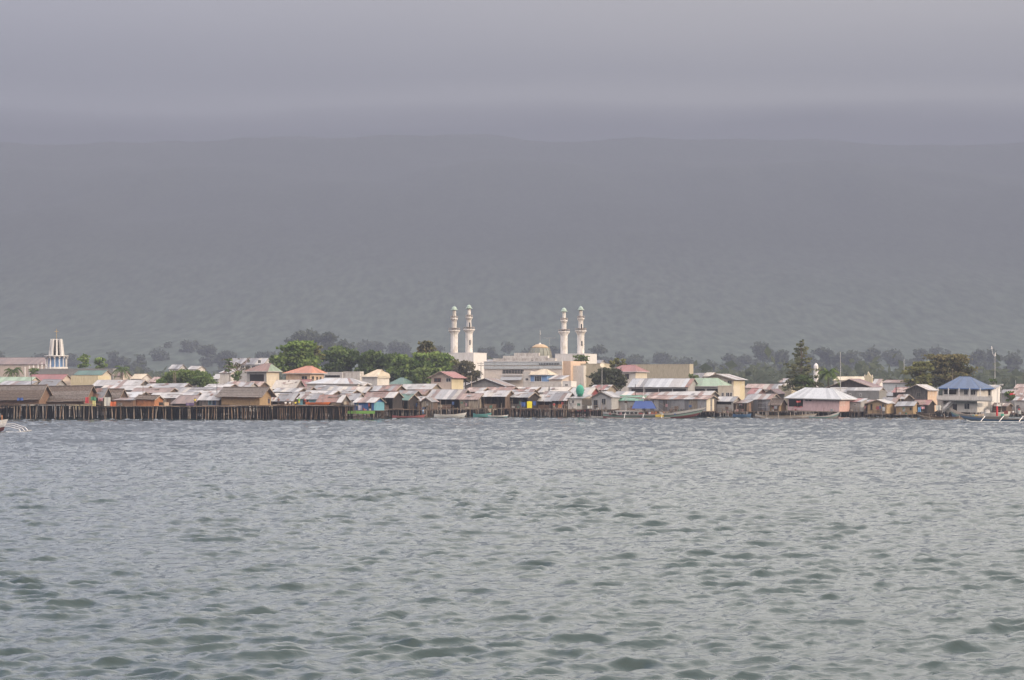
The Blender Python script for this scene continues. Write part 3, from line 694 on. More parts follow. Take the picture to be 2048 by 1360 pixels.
H('woven_house', 'large tan woven bamboo house with grey roof on the middle of the pier', 443, 520, 533, 789, 775, 484, 'gx', 'woven', 'GGGN', 810, depth=5.5, thatch=THATCHG, oh=1.0, wins=[])
H('tin_house', 'grey roofed house with pale gable and people on its front deck', 534, 583, 594, 801, 786, 489, 'gx', 'brown', 'GZG', 810, depth=6, side='pale', wins=[('f', 545, 560, 802, 809, 'o')])
H('tin_house', 'little house with bright zinc roof between grey roof and rust striped roof', 596, 634, 640, 797, 787, 488, 'gx', 'teal', 'W', 810, depth=5, wins=[('f', 606, 618, 799, 810, 'o')])
H('tin_house', 'hut with rust and white striped tin roof near the pier end', 634, 680, 692, 803, 790, 485, 'gx', 'plank', 'RRWRWRRWR', 810, depth=5, patch=['brown', 'plank', 'pale', 'dark'], seq=True)
H('tin_house', 'grey tin roofed house standing behind the end of the pier', 675, 712, 723, 799, 787, 494, 'gx', 'lgrey', 'GZ', 812, depth=5)
H('blue_house', 'bright blue stilt house with white tin roof and green deck edge', 709, 749, 760, 804, 795, 478, 'gx', 'blue', 'WWW', 821, depth=5, side='teal', stilts=True, wins=[('f', 738, 744, 804, 820, 'd', 'brown')], cat='house')
H('tin_house', 'house whose roof is half rusty brown and half white tin', 727, 784, 800, 795, 784, 500, 'gx', 'dark', 'RNRRRWW', 818, depth=6, seq=True, stilts=1.4, open_=True)
H('open_shed', 'open sided dark shed with dark green roof over a work deck', 776, 815, 829, 799, 788, 510, 'gx', 'dark', 'D', 818, depth=6, open_=True, stilts=True, platfront=3, cat='shed')
H('open_shed', 'open lean-to with bleached poles left of the dark green roof', 764, 790, 798, 803, 797, 515, 'shed', 'dark', 'GN', 819, depth=5, open_=True, stilts=True, platfront=2, cat='shed')
H('wooden_hut', 'hut with white tin roof squeezed right of the dark green shed', 824, 848, 854, 801, 793, 515, 'gx', 'brown', 'W', 818, depth=5, patch=br_, stilts=True, platfront=1.5)
H('wooden_hut', 'tiny gabled hut with patched grey walls beside the big patched roof', 843, 862, 868, 802, 795, 512, 'gy', 'plank', 'GN', 818, depth=4, patch=pl, stilts=True, platfront=1)
H('tin_house', 'broad house with big patched zinc roof left of the four storey tan wall', 852, 918, 945, 797, 779, 518, 'gx', 'dark', 'WZZZWZCN', 817, depth=9, open_=True, stilts=True, platfront=2, seq=True)
H('wooden_house', 'brown roofed plank house with doorway right of the big patched roof', 920, 954, 968, 798, 787, 514, 'gx', 'pale', 'NPNZN', 817, depth=6, patch=['pale', 'plank', 'brown'], stilts=True, platfront=1.5, wins=[('f', 936, 942, 800, 814, 'd', 'brown')])
H('wooden_house', 'plank house with clean grey roof and white corner posts', 967, 1010, 1024, 792, 781, 514, 'gx', 'brown', 'WZZW', 816, depth=6, open_=True, stilts=True, platfront=1.5)
H('wooden_house', 'brown railed house with pale zinc roof left of the yellow drums', 1021, 1056, 1078, 794, 784, 515, 'gx', 'dark', 'ZWW', 816, depth=7, open_=True, stilts=True, platfront=1.2)
H('tin_hut', 'low hut with patchwork tin roof right of the yellow drums', 1074, 1102, 1110, 801, 789, 519, 'gx', 'dark', 'ZWP', 817, depth=5, open_=True, stilts=True, platfront=1.5)
H('tin_house', 'dark walled stilt house with grey patched roof left of the green dome', 1104, 1133, 1150, 800, 786, 516, 'gx', 'brown', 'GZWG', 817, depth=6, open_=True, stilts=True, platfront=1.5)
pm = H('prayer_house', 'small white prayer house on stilts topped by a green dome', 1136, 1164, 1190, 796, 790, 515, 'shed', 'offwhite', 'WZ', 818, depth=6, side='pale', stilts=True, platfront=1.6,
  wins=[('f', 1138, 1141, 799, 809), ('f', 1144, 1149, 800, 807)], cat='prayer house')
H('grey_house', 'grey gabled house with arched window facing the sea', 1184, 1224, 1228, 794, 783, 512, 'gy', 'grey', 'GZ', 819, depth=6, wins=[('f', 1188, 1196, 800, 817, 'd', 'brown'), ('f', 1204, 1213, 797, 810, 'w', 'lgrey')], stilts=1.6)
H('green_roofed_house', 'plain grey walled house with flat bright green roof', 1219, 1282, 1284, 800, 791, 514, 'gx', 'grey', 'V', 820, depth=6, stilts=1.6)
H('long_warehouse', 'long patched warehouse with rust and zinc roof and cream end wall', 1290, 1412, 1436, 798, 791, 507, 'gx', 'dzinc', 'RPRRPZRRWZ', 822, depth=8, patch=['dzinc', 'zinc', 'zinc', 'plank', 'pale'], side='cream', stilts=1.2, seq=True, wins=[('s', 1420, 1423, 802, 812, 'd', 'brown')])
H('long_warehouse', 'upper warehouse roof of clean white sheets above the rusty one', 1314, 1418, 1438, 793, 783, 519, 'gx', 'plank', 'W', 822, depth=7, trim=WALL['pale'])
H('shuttered_shed', 'low grey shed with black awning right of the cream end wall', 1433, 1466, 1473, 802, 793, 512, 'gx', 'grey', 'WZ', 825, depth=5, wins=[('f', 1434, 1463, 803, 810, 'o')], cat='shed', stilts=1.6)
H('wooden_hut', 'small brown wooden hut beside the grey and rust patched roof', 1468, 1494, 1500, 806, 800, 511, 'shed', 'brown', 'NG', 823, depth=4, patch=br_, stilts=True)
H('patched_house', 'stilt house with grey white and rust striped roof', 1492, 1542, 1552, 798, 788, 514, 'gx', 'zinc', 'GGWWWRR', 822, depth=6, seq=True, patch=['zinc', 'dzinc', 'plank'], stilts=True, wins=[('f', 1518, 1538, 806, 815, 'o')])
H('woven_hut', 'tan woven hut under a dark gabled thatch left of the pink house', 1540, 1560, 1574, 809, 798, 511, 'gx', 'woven', 'N', 822, depth=4, thatch=THATCH, stilts=True)
H('pink_house', 'pink seaside house with wide bluish white hip roof and open porch', 1576, 1680, 1692, 797, 776, 506, 'hip', 'pink', 'L', 822, depth=11, stilts=1.5, ridge=(.16, .70), oh=.7, side='salmon', wins=[('f', 1578, 1607, 799, 815, 'o', 'lgrey'), ('f', 1611, 1625, 799, 803, 'w', 'pink'), ('s', 1682, 1685, 802, 810), ('s', 1687, 1690, 802, 810)], cat='house')
H('red_roofed_shack', 'shack with small maroon roof and pale door right of the pink house', 1691, 1722, 1728, 803, 797, 511, 'shed', 'grey', 'MMZZ', 823, depth=4, wins=[('f', 1694, 1702, 804, 821, 'd', 'lgrey'), ('f', 1708, 1713, 807, 811)], stilts=1.0)
H('tin_hut', 'tiny open hut with two tone tin roof beside the woven gabled shack', 1722, 1738, 1742, 807, 800, 513, 'shed', 'dark', 'ZG', 823, depth=4, open_=True, stilts=1.4)
H('woven_shack', 'tan woven gabled shack standing at the water edge', 1736, 1774, 1778, 806, 799, 505, 'gy', 'woven', 'WZ', 827, depth=5, stilts=1.2, wins=[('f', 1742, 1746, 808, 820, 'd', 'brown'), ('f', 1765, 1769, 808, 815, 'w', 'pale')], kside='W')
H('wooden_shack', 'brown shack with white slope roof between two woven shacks', 1762, 1788, 1796, 806, 795, 511, 'gx', 'brown', 'WG', 826, depth=5, stilts=1.4, patch=br_)
H('woven_shack', 'square tan woven shack with grey roof on dark footing', 1793, 1826, 1834, 811, 803, 505, 'gx', 'woven', 'GZ', 828, depth=5, stilts=1.2)
H('rusty_shack', 'dark plank shack under a rust red roof left of the blue roofed house', 1826, 1854, 1870, 809, 800, 507, 'gx', 'dark', 'MRP', 827, depth=6, stilts=1.2, wins=[('f', 1836, 1846, 812, 824, 'o')])
bh = H('blue_roofed_house', 'two storey white house with blue hip roof and long balcony', 1885, 1953, 1962, 776, 753, 509, 'hip', 'offwhite', 'B', 824, depth=11, oh=1.0, ridge=(.30, .60), trim=WALL['blue'],
  wins=[('f', 1888, 1892, 800, 809), ('f', 1906, 1914, 808, 822, 'd', 'brown'), ('f', 1928, 1939, 806, 818), ('f', 1927, 1935, 778, 789, 'd', 'lgrey'), ('f', 1940, 1950, 779, 789), ('f', 1888, 1912, 779, 789, 'o', 'lgrey')], cat='house')
H('white_annex', 'white annex with grey roof joined behind the blue roofed house', 1962, 1984, 1996, 779, 770, 517, 'shed', 'white', 'GZ', 826, depth=6, wins=[('f', 1966, 1982, 780, 791, 'w', 'lgrey')], cat='annex')
H('tin_shed', 'low shed with tan roof behind the striped boats', 1985, 2012, 2020, 812, 806, 512, 'gx', 'brown', 'NC', 826, depth=5, stilts=1.4, cat='shed')
H('red_roofed_house', 'white house with brown red roof cut by the right picture edge', 2034, 2070, 2080, 790, 775, 530, 'gx', 'offwhite', 'RPR', depth=6)
H('dark_roofed_shed', 'dark grey roofed shed left of the small national flag', 2003, 2036, 2042, 786, 779, 560, 'gx', 'dgrey', 'G', depth=6)
H('wooden_shack', 'weathered shack under white tin at the right picture edge', 2030, 2060, 2070, 800, 793, 517, 'gx', 'lgrey', 'W', 826, depth=5, stilts=1.4)

# --- second rows of roofs seen over the front ones
rows = [
 ('reddish roof peeping over the leftmost thatched house', -20, 12, 20, 788, 776, 505, 'gx', 'brown', 'R'),
 ('long grey roof between two thatched houses and the green gable', 0, 62, 75, 769, 762, 560, 'gx', 'lgrey', 'ZG'),
 ('house with greenish gabled roof and white trim at far left', -12, 58, 69, 764, 754, 575, 'gx', 'cream', 'v'),
 ('house with long red roof and pink gable at left', 54, 121, 142, 761, 749, 590, 'gx', 'pinkish', 'M'),
 ('dark grey roofed house in front of the long red roof', 76, 108, 127, 771, 759, 560, 'gx', 'grey', 'G'),
 ('pale yellow flat house with long roof edge behind the thatch', 142, 196, 206, 767, 751, 585, 'flat', 'yellow', 'T'),
 ('long house with white roof in upper tier near the left', 186, 276, 292, 771, 760, 550, 'gx', 'plank', 'W'),
 ('long house with white roof in lower tier near the left', 200, 285, 300, 779, 771, 530, 'gx', 'brown', 'W'),
 ('gabled house with bluish white roof and brown gable', 228, 276, 293, 794, 784, 500, 'gx', 'brown', 'LW'),
 ('house with brown thatch colored roof behind the bluish white roof', 262, 334, 340, 785, 776, 512, 'gx', 'brown', 'N'),
 ('long dull grey roof below the dark mangrove dome', 330, 448, 456, 785, 775, 512, 'gx', 'plank', 'GG'),
 ('low white roof in front of the long dull grey one', 382, 440, 449, 787, 781, 503, 'gx', 'brown', 'W'),
 ('wide pale grey roof just below the left edge of mangrove', 288, 362, 373, 776, 767, 545, 'gx', 'plank', 'ZW'),
 ('white roofed house with brown gable right of the mangrove', 408, 456, 468, 776, 768, 535, 'gx', 'brown', 'W'),
 ('house with brown striped roof behind the woven house', 448, 478, 502, 775, 763, 550, 'gx', 'plank', 'RPZ'),
 ('grey house with pale gable above the woven house', 476, 494, 520, 776, 765, 545, 'gx', 'lgrey', 'NZ'),
 ('house with rusty pink roof under the green hip roof', 492, 515, 530, 772, 763, 565, 'gx', 'brown', 'PR'),
 ('broad house with plain grey roof right below the orange roof', 545, 588, 607, 776, 760, 550, 'gx', 'plank', 'CC'),
 ('maroon roof slanting right behind the broad grey roof', 578, 612, 628, 772, 759, 570, 'gx', 'lgrey', 'M'),
 ('house with wide white hip roof and pale posts', 612, 712, 720, 767, 756, 560, 'hip', 'offwhite', 'WL'),
 ('low roof of white sheets behind the grey roofed house', 545, 592, 600, 783, 776, 520, 'gx', 'brown', 'WZ'),
 ('brown gabled roof between two rows of white roofs', 590, 612, 624, 783, 774, 525, 'gx', 'brown', 'NP'),
 ('blue grey roof left of the bright zinc roof', 576, 606, 614, 795, 784, 498, 'gx', 'brown', 'GZ'),
 ('white roof right above the bright zinc roof', 603, 662, 674, 790, 781, 503, 'gx', 'brown', 'W'),
 ('dark grey roof under the wide white hip roof', 625, 660, 678, 779, 770, 535, 'gx', 'dark', 'G'),
 ('long light roof running right towards the arched facade', 652, 728, 748, 784, 773, 530, 'gx', 'brown', 'ZWC'),
 ('grey roof above the rust striped hut', 676, 700, 718, 788, 780, 508, 'gx', 'brown', 'ZG'),
 ('small house with tan gable beside the stained concrete block', 712, 722, 735, 775, 767, 560, 'gx', 'pale', 'C'),
 ('rusty ridged roof right of the arched facade', 742, 790, 818, 781, 771, 530, 'gx', 'brown', 'RZPN'),
 ('grey roof behind the half rusty half white roof', 790, 822, 838, 792, 781, 517, 'gx', 'brown', 'GZG'),
 ('long white roof below the bright green trees', 800, 862, 876, 778, 768, 560, 'gx', 'pale', 'W'),
 ('rusty patched roof left of the big patched roof', 824, 846, 862, 788, 779, 540, 'gx', 'brown', 'RZ'),
 ('low roof of red and white sheets right of the yellow walled house', 930, 962, 985, 783, 775, 550, 'gx', 'brown', 'PW'),
 ('white roof behind the brown roofed plank house', 946, 975, 990, 790, 782, 530, 'gx', 'pale', 'W'),
 ('long red and white roof above the clean grey roof', 966, 1020, 1040, 782, 774, 550, 'gx', 'brown', 'RRPR'),
 ('white roof behind the railed brown house', 1022, 1068, 1082, 780, 774, 560, 'gx', 'brown', 'W'),
 ('rust and grey roof directly over the railed brown house', 1016, 1058, 1082, 789, 779, 535, 'gx', 'brown', 'RZZ'),
 ('wide pale roof below the long white parapet', 1078, 1132, 1148, 784, 774, 550, 'gx', 'lgrey', 'CW'),
 ('grey roof sloping down just left of the prayer house', 1082, 1128, 1140, 794, 783, 530, 'gx', 'brown', 'ZG'),
 ('large roof of white sheets with maroon gable behind the green dome', 1138, 1180, 1206, 789, 775, 545, 'gx', 'maroon', 'WCW'),
 ('white gabled roof below the dark sooty tree', 1180, 1214, 1228, 779, 770, 560, 'gx', 'pale', 'WMW'),
 ('pale blue roof right of the grey gabled house', 1226, 1258, 1268, 792, 783, 540, 'gx', 'lgrey', 'LZ'),
 ('rust striped roof behind the flat green roof', 1262, 1318, 1326, 793, 785, 530, 'gx', 'brown', 'ZRWR'),
 ('pinkish grey roof far right of the yellow lit block', 1490, 1520, 1532, 775, 768, 640, 'gx', 'pinkish', 'PZ'),
 ('red gabled roof left of the ribbed tan block', 1497, 1514, 1530, 787, 777, 560, 'gx', 'salmon', 'MZ'),
 ('brown gabled roof touching the ribbed tan block', 1528, 1553, 1560, 786, 778, 560, 'gy', 'plank', 'NK'),
 ('grey zinc roof behind the brown gabled roof', 1518, 1556, 1566, 778, 768, 620, 'gx', 'lgrey', 'GZ'),
 ('long white roof crossing behind the pink house', 1655, 1755, 1770, 784, 775, 545, 'gx', 'offwhite', 'W'),
 ('red sheet roof left of the curved plank gable', 1786, 1806, 1814, 784, 775, 545, 'gx', 'dark', 'MRP'),
 ('little white roof below the curved plank gable', 1792, 1808, 1816, 797, 789, 530, 'gx', 'dark', 'W'),
 ('grey stained roof between the grey block and the post', 1752, 1790, 1800, 791, 781, 550, 'gx', 'pale', 'CZG'),
]
for (lb, x0, xs, x1, ye, yr, Y, rf, wl, ky) in rows:
    nm = 'back_row_house'
    H(nm, lb, x0, xs, x1, ye, yr, Y, rf, wl, ky, depth=6.5 if rf != 'hip' else 9, cat='house', group='houses in the rows behind the waterfront')

# --- larger buildings
H('green_hip_house', 'two storey house with half rusty half green hip roof', 494, 533, 568, 742, 727, 600, 'hip', 'grey', 'RRPR', depth=8, kside='v', side='cream', ridge=(.55, .9), oh=.7, wins=[('f', 500, 528, 748, 764, 'o', 'lgrey'), ('s', 537, 552, 751, 761), ('s', 555, 563, 751, 761)], cat='house')
H('orange_hip_house', 'peach two storey house with orange hip roof', 572, 620, 647, 746, 732, 605, 'hip', 'peach', 'O', depth=9, ridge=(.55, .8), oh=.8, wins=[('f', 603, 615, 752, 759, 'w', 'peach'), ('s', 623, 628, 752, 760, 'w', 'peach'), ('s', 632, 636, 753, 760, 'w', 'peach'), ('s', 639, 643, 753, 760, 'w', 'peach')], cat='house')
H('grey_block', 'low grey block with dark openings right of the orange roof', 648, 684, 690, 747, 744, 620, 'flat', 'lgrey', 'Z', wins=[('f', 650, 680, 750, 755, 'o', 'lgrey')], cat='building')
H('concrete_block', 'stained concrete block with streaked walls in the middle left', 686, 720, 726, 745, 743, 600, 'flat', 'stain', 'Z', wins=[('f', 696, 709, 757, 762, 'o', 'grey')], cat='building')
ah = H('arched_house', 'white house with tan hip roof and curved gable wall', 724, 754, 779, 753, 739, 590, 'hip', 'lgrey', 'T', depth=8, side='offwhite', oh=.25, ridge=(.6, .9), cat='house')
H('green_roofed_hall', 'hall with low dark green roof behind the arched house', 778, 806, 816, 768, 755, 620, 'hip', 'lgrey', 'D', depth=10, ridge=(.3, .5), cat='hall')
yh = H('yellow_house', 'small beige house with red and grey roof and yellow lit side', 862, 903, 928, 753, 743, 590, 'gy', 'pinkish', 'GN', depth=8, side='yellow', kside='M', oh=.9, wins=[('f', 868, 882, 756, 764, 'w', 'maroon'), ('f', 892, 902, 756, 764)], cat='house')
H('truss_shed', 'wide grey shed with open gable truss before the mosque', 932, 1008, 1040, 771, 757, 575, 'gy', 'dgrey', 'GN', depth=7, oh=.5, cat='shed', trim=WALL['dark'])
H('blue_walled_house', 'white walled house with bright blue bay and tan hip roof', 1061, 1094, 1098, 749, 738, 610, 'hip', 'sky', 'T', depth=7, oh=.5, ridge=(.4, .7), wins=[('f', 1069, 1083, 752, 763, 'w', 'white')], cat='house')
H('white_wing', 'plain white wing left of the bright blue bay', 1046, 1061, 1063, 745, 743, 612, 'flat', 'offwhite', 'W', depth=6, wins=[('f', 1051, 1057, 756, 761, 'w', 'lgrey')], cat='building')
H('white_parapet_house', 'long low white parapet building in front of the blue bay', 1046, 1122, 1127, 765, 763, 595, 'flat', 'offwhite', 'W', depth=6, cat='building')
H('white_hut', 'small white rooftop hut with zinc roof right of the blue bay', 1098, 1124, 1128, 758, 751, 606, 'shed', 'pinkish', 'WL', depth=5, cat='building')
H('cluttered_white_house', 'tiny white lit house above the green dome', 1125, 1142, 1147, 764, 762, 590, 'flat', 'white', 'W', depth=4, cat='house', wins=[('f', 1130, 1136, 768, 772)])
H('beige_block', 'beige windowless block behind the dark sooty tree', 1161, 1204, 1210, 729, 727, 690, 'flat', 'beige', 'T', depth=8, cat='building')
H('long_beige_block', 'long windowless beige wall building right of center', 1262, 1379, 1382, 729, 728, 690, 'flat', 'beige', 'T', depth=3.5, cat='building')
H('red_hip_house', 'white house with brown red hip roof beside the dark sooty tree', 1217, 1271, 1291, 743, 730, 610, 'hip', 'offwhite', 'MMM', depth=9, side='cream', ridge=(.3, .75), oh=.6, wins=[('f', 1238, 1245, 748, 758, 'w', 'brown'), ('f', 1250, 1258, 748, 758, 'w', 'brown'), ('s', 1277, 1280, 750, 754), ('s', 1284, 1287, 750, 754)], cat='house')
H('market_hall', 'long market hall with silver roof and rows of dark bays', 1256, 1376, 1384, 773, 757, 580, 'gx', 'grey', 'LW', depth=8, wins=[('f', a, a + 26, 777, 787, 'o', 'lgrey') for a in range(1262, 1368, 28)], cat='hall')
H('green_roof_hall', 'hall with pale green hip roof joined to the silver roofed hall', 1380, 1444, 1452, 772, 756, 582, 'hip', 'grey', 'v', depth=8, ridge=(.0, .7), wins=[('f', 1384, 1410, 777, 788, 'o', 'lgrey'), ('f', 1414, 1438, 777, 788, 'o', 'lgrey')], cat='hall')
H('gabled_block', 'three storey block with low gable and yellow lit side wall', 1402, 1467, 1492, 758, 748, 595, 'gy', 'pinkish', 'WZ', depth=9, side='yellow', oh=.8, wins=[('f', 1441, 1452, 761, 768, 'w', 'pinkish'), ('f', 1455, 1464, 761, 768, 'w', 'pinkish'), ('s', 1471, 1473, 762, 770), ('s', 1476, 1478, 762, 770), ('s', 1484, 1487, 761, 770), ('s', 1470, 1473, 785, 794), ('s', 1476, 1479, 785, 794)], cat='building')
H('lower_yellow_block', 'cream lower building with three windows before the gabled block', 1436, 1467, 1472, 773, 771, 575, 'flat', 'cream', 'T', depth=5, wins=[('f', 1443, 1448, 785, 793), ('f', 1452, 1459, 785, 793), ('f', 1460, 1465, 785, 793)], cat='building')
H('ribbed_block', 'yellowish ribbed concrete block beside the tall spire tree', 1557, 1583, 1590, 773, 771, 570, 'flat', 'beige', 'T', depth=6, cat='building')
H('brown_gable_hall', 'hall with wide dark brown gabled roof right of the palm', 1654, 1745, 1770, 774, 758, 575, 'gy', 'dark', 'KN', depth=9, oh=.3, cat='hall')
H('concrete_house', 'grey bare concrete house with two small square windows', 1694, 1758, 1764, 783, 781, 540, 'flat', 'dgrey', 'G', depth=6, wins=[('f', 1699, 1703, 787, 793), ('f', 1720, 1724, 787, 793)], cat='house')
H('pale_blue_building', 'pale blue building under a long rusty red roof', 1766, 1824, 1830, 765, 760, 600, 'gx', 'paleblue', 'RPR', depth=8, cat='building')
H('plank_house', 'tall grey plank house with shallow white gable left of blue roof', 1812, 1855, 1873, 779, 769, 538, 'gy', 'plank', 'W', depth=8, side='peach', oh=.5, wins=[('f', 1834, 1842, 785, 793, 'w', 'pale'), ('s', 1859, 1861, 783, 792), ('s', 1865, 1868, 783, 792)], cat='house')

# --- hazy buildings further inland
H('church_hall', 'long hazy brown roofed church hall at far left', -40, 92, 103, 728, 715, 830, 'gx', 'pinkish', 'N', depth=14, cat='church')
H('boundary_building', 'long low grey building below the church tower', 62, 226, 232, 741, 737, 760, 'flat', 'dgrey', 'G', depth=6, cat='building')
H('green_edged_building', 'low building with dark green roof behind the yellow house', 150, 203, 210, 749, 741, 640, 'gx', 'cream', 'D', depth=6, cat='building')
H('terraced_building', 'pale many windowed building behind the bare tree', 456, 526, 538, 728, 716, 760, 'gx', 'lgrey', 'GZ', depth=8, wins=[('f', a, a + 7, 731, 737) for a in range(460, 520, 11)] + [('f', 516, 522, 720, 726)], cat='building')
H('white_house', 'hazy white house left of the bare tree', 440, 462, 468, 745, 738, 700, 'shed', 'offwhite', 'W', depth=6, cat='house')
H('cream_church', 'cream church hall with tan roof left of its pinnacled facade', 1668, 1728, 1736, 760, 753, 700, 'gx', 'offwhite', 'T', depth=9, cat='church')
far = [(262, 286, 757, 748, 'offwhite', 'T'), (300, 316, 763, 754, 'salmon', 'P'), (338, 360, 737, 729, 'lgrey', 'Z'), (376, 398, 738, 732, 'offwhite', 'W'), (424, 440, 757, 748, 'lgrey', 'W'),
       (966, 984, 724, 719, 'lgrey', 'G'), (1186, 1202, 726, 720, 'lgrey', 'G'), (0, 14, 741, 733, 'salmon', 'MW'), (40, 54, 744, 738, 'pinkish', 'P'), (1384, 1404, 757, 746, 'cream', 'G'),
       (1408, 1424, 752, 745, 'pinkish', 'C'), (1560, 1572, 764, 757, 'lgrey', 'Z'), (228, 246, 751, 743, 'pinkish', 'R'), (1745, 1760, 768, 758, 'white', 'W'), (2030, 2052, 776, 768, 'lgrey', 'P')]
FARL = ['cream hazy house right of the hazy left palm', 'small salmon roofed house left of the mangrove dome', 'hazy grey house above the mangrove dome at left', 'hazy white house above the mangrove dome at right', 'pale house between mangrove dome and bare tree', 'hazy house just left of the mosque hall', 'hazy grey house right of the rightmost minaret', 'white house with red roof at the far left edge', 'pinkish house between small palms and church', 'cream house at the right end of the long beige wall', 'pinkish house peeping over the gabled yellow sided block', 'grey roofed house left of the ragged spire tree', 'rusty roofed house beside the hazy left palm', 'white gabled house right of the pinnacled facade', 'pale hazy house at the right picture edge']
for (a, b, ye, yr, wl, ky), lb in zip(far, FARL):
    H('distant_house', lb, a, b - 3, b, ye, yr, 900 if ye < 745 else 720, 'gx', wl, ky, depth=7, cat='house', group='hazy houses behind the town')

# --- extras on named houses
def local(root, x0, xs, Y):   # half sizes of a house from its corner
    pass
def lathe_part(name, prof, m, parent, n=16, c=(0, 0), smooth=True):
    return MB().lathe(prof, n, c).build(name, m, parent, smooth=smooth)
JADE = col('jade', (.035, .28, .20)); MINT = col('mint', (.31, .39, .34)); TANC = col('dome_tan', (.40, .29, .18)); LAT = col('dome_glaze', (.20, .21, .18), .5)
d = lathe_part('dome', [(.62, 2.9), (.62, 3.3), (.80, 3.35), (.82, 3.6), (.92, 4.1), (.90, 4.6), (.72, 5.1), (.42, 5.45), (.05, 5.62)], JADE, pm)
lathe_part('finial', [(.05, 5.6), (.05, 5.95), (.01, 6.0)], JADE, d, 6)
for i in range(12):
    MB().box(-3 + i * .5, -2.96 + i * .5, -3 - 1.5, -3 - 1.46, 0, .9).build('baluster', WALL['lgrey'], pm)
MB().box(-3, 3, -4.52, -4.44, .9, .97).build('handrail', WALL['lgrey'], pm)
# balcony, columns and stair of the blue roofed house
W_ = (1953 - 1885) / S(509) / math.cos(R(frame_at(1953, 509)[2]))
for z0 in (0,):
    MB().box(-W_/2 - .9, W_/2 + 3.9, -5.5 - 1.5, -5.504, 2.55, 2.75).build('balcony_floor', WALL['lgrey'], bh)
    MB().box(-W_/2 - .9, W_/2 + 3.9, -7.12, -7.0, 2.75, 3.7).build('balcony_wall', WALL['offwhite'], bh)
    MB().box(W_/2 + 3.78, W_/2 + 3.9, -7.0, -1, 2.75, 3.7).build('balcony_wall', WALL['white'], bh)
    for i in range(6):
        x = -W_/2 - .7 + (W_ + 4.2) * i / 5
        MB().box(x - .09, x + .09, -6.98, -6.8, 3.0, 5.45 if i < 5 else 3.7).build('column', WALL['white'], bh)
    for i in range(10):
        x = -W_/2 + .4 + i * .27
        MB().box(x, x + .28, -6.6, -5.6, i * .25, i * .25 + .14).build('stair_step', WALL['lgrey'], bh)
    MB().slab((-W_/2 + .3, -6.62, .3), (-W_/2 + 3.1, -6.62, 2.9), (-W_/2 + 3.1, -6.62, 3.5), (-W_/2 + .3, -6.62, .9), .08).build('stair_rail', WALL['white'], bh)
# curved gable wall of the arched house
xw, rw, aw = frame_at(754, 590); wa = (754 - 724) / S(590) / math.cos(R(aw)) / 2
zt = PZ(744, 590) - ah.location.z; he_ = PZ(753, 590) - ah.location.z
pts = []
for i in range(13):
    a = math.pi * i / 12; pts.append((-math.cos(a) * 4.0, he_ - .4 + (zt - he_ + .4) * math.sin(a) ** .5))
n_ = len(pts); g = MB(); g.add([(wa + .3, y, z) for y, z in pts] + [(wa + .02, y, z) for y, z in pts], [tuple(range(n_)), tuple(range(2*n_-1, n_-1, -1))] + [(i, i+1, n_+i+1, n_+i) for i in range(n_-1)])
g.build('curved_gable', WALL['cream'], ah)
# balcony of the yellow house
MB().box(-4.3, 4, -6.5, -4.01, 3.1, 3.3).build('balcony_floor', WALL['lgrey'], yh)
for i in range(16): MB().box(-4.2 + i * .52, -4.12 + i * .52, -6.5, -6.42, 3.3, 4.1).build('baluster', WALL['lgrey'], yh)

# ------------------------------------------------------------------ mosque
def minaret(xc, yg1, yg2, ydb, yd, ybot, Y, slits, label):
    s = S(Y); X = PX(xc, Y); zb = PZ(ybot, Y)
    root = empty('minaret', (X, Y, zb), .2, label, 'minaret', 'four white minarets of the mosque')
    z = lambda py: PZ(py, Y) - zb
    r1, r2, r3 = 7.3 / s, 5.0 / s, 3.6 / s
    wm = WALL['shaft']; rc = col('rail_rust', (.46, .38, .34))
    MB().lathe([(r1, -1), (r1, z(yg2) - 1.3), (r1 * 1.2, z(yg2) - .75), (r1 * 1.62, z(yg2) - .2)], 12).build('lower_shaft', wm, root)
    def gallery(zz, r):
        g = MB().lathe([(r, zz - .2), (r, zz + .12)], 12).build('gallery', wm, root)
        MB().lathe([(r * .97, zz + .72), (r * .97, zz + .80), (r * .93, zz + .80), (r * .93, zz + .72), (r * .97, zz + .72)], 12).build('handrail', rc, g)
        for k in range(16):
            a = 6.283 * k / 16; x, y = r * .95 * math.cos(a), r * .95 * math.sin(a)
            MB().box(x - .035, x + .035, y - .035, y + .035, zz + .12, zz + .74).build('baluster', rc, g)
    gallery(z(yg2), r1 * 1.64)
    MB().lathe([(r2, z(yg2) + .12), (r2 * .98, z(yg1) - .9), (r2 * 1.15, z(yg1) - .6), (r2 * 1.46, z(yg1) - .2)], 12).build('middle_shaft', wm, root)
    gallery(z(yg1), r2 * 1.5)
    MB().lathe([(r3, z(yg1) + .12), (r3, z(ydb))], 12).build('upper_shaft', wm, root)
    zd = z(ydb); rd = 7.2 / s
    dm = MB().lathe([(rd, zd - .05), (rd, zd + .12), (rd * .72, zd + .2), (rd * .70, zd + .45), (rd * .55, zd + .85), (rd * .3, zd + 1.1), (.03, zd + 1.2)], 16).build('dome', MINT, root, smooth=True)
    MB().tube([(0, 0, zd + 1.1), (0, 0, zd + 1.8)], .035, 5).build('finial', MINT, dm)
    for (a, b) in slits:
        rr_ = r1 if a > 670 else r2
        MB().box(-.2 + .1, .2 + .1, -rr_ * 1.03, -rr_ * .8, z(b), z(a)).build('slit_window', GLASS, root)
minaret(908.5, 637, 661, 620, 613, 705, 722, [], 'leftmost white minaret without slit windows')
minaret(938, 635, 659, 617, 610, 704, 716, [(645, 655), (680, 690)], 'taller left hand white minaret with two slit windows')
minaret(1128, 641, 663.5, 623, 616, 707, 722, [], 'white minaret left of the rightmost one without slits')
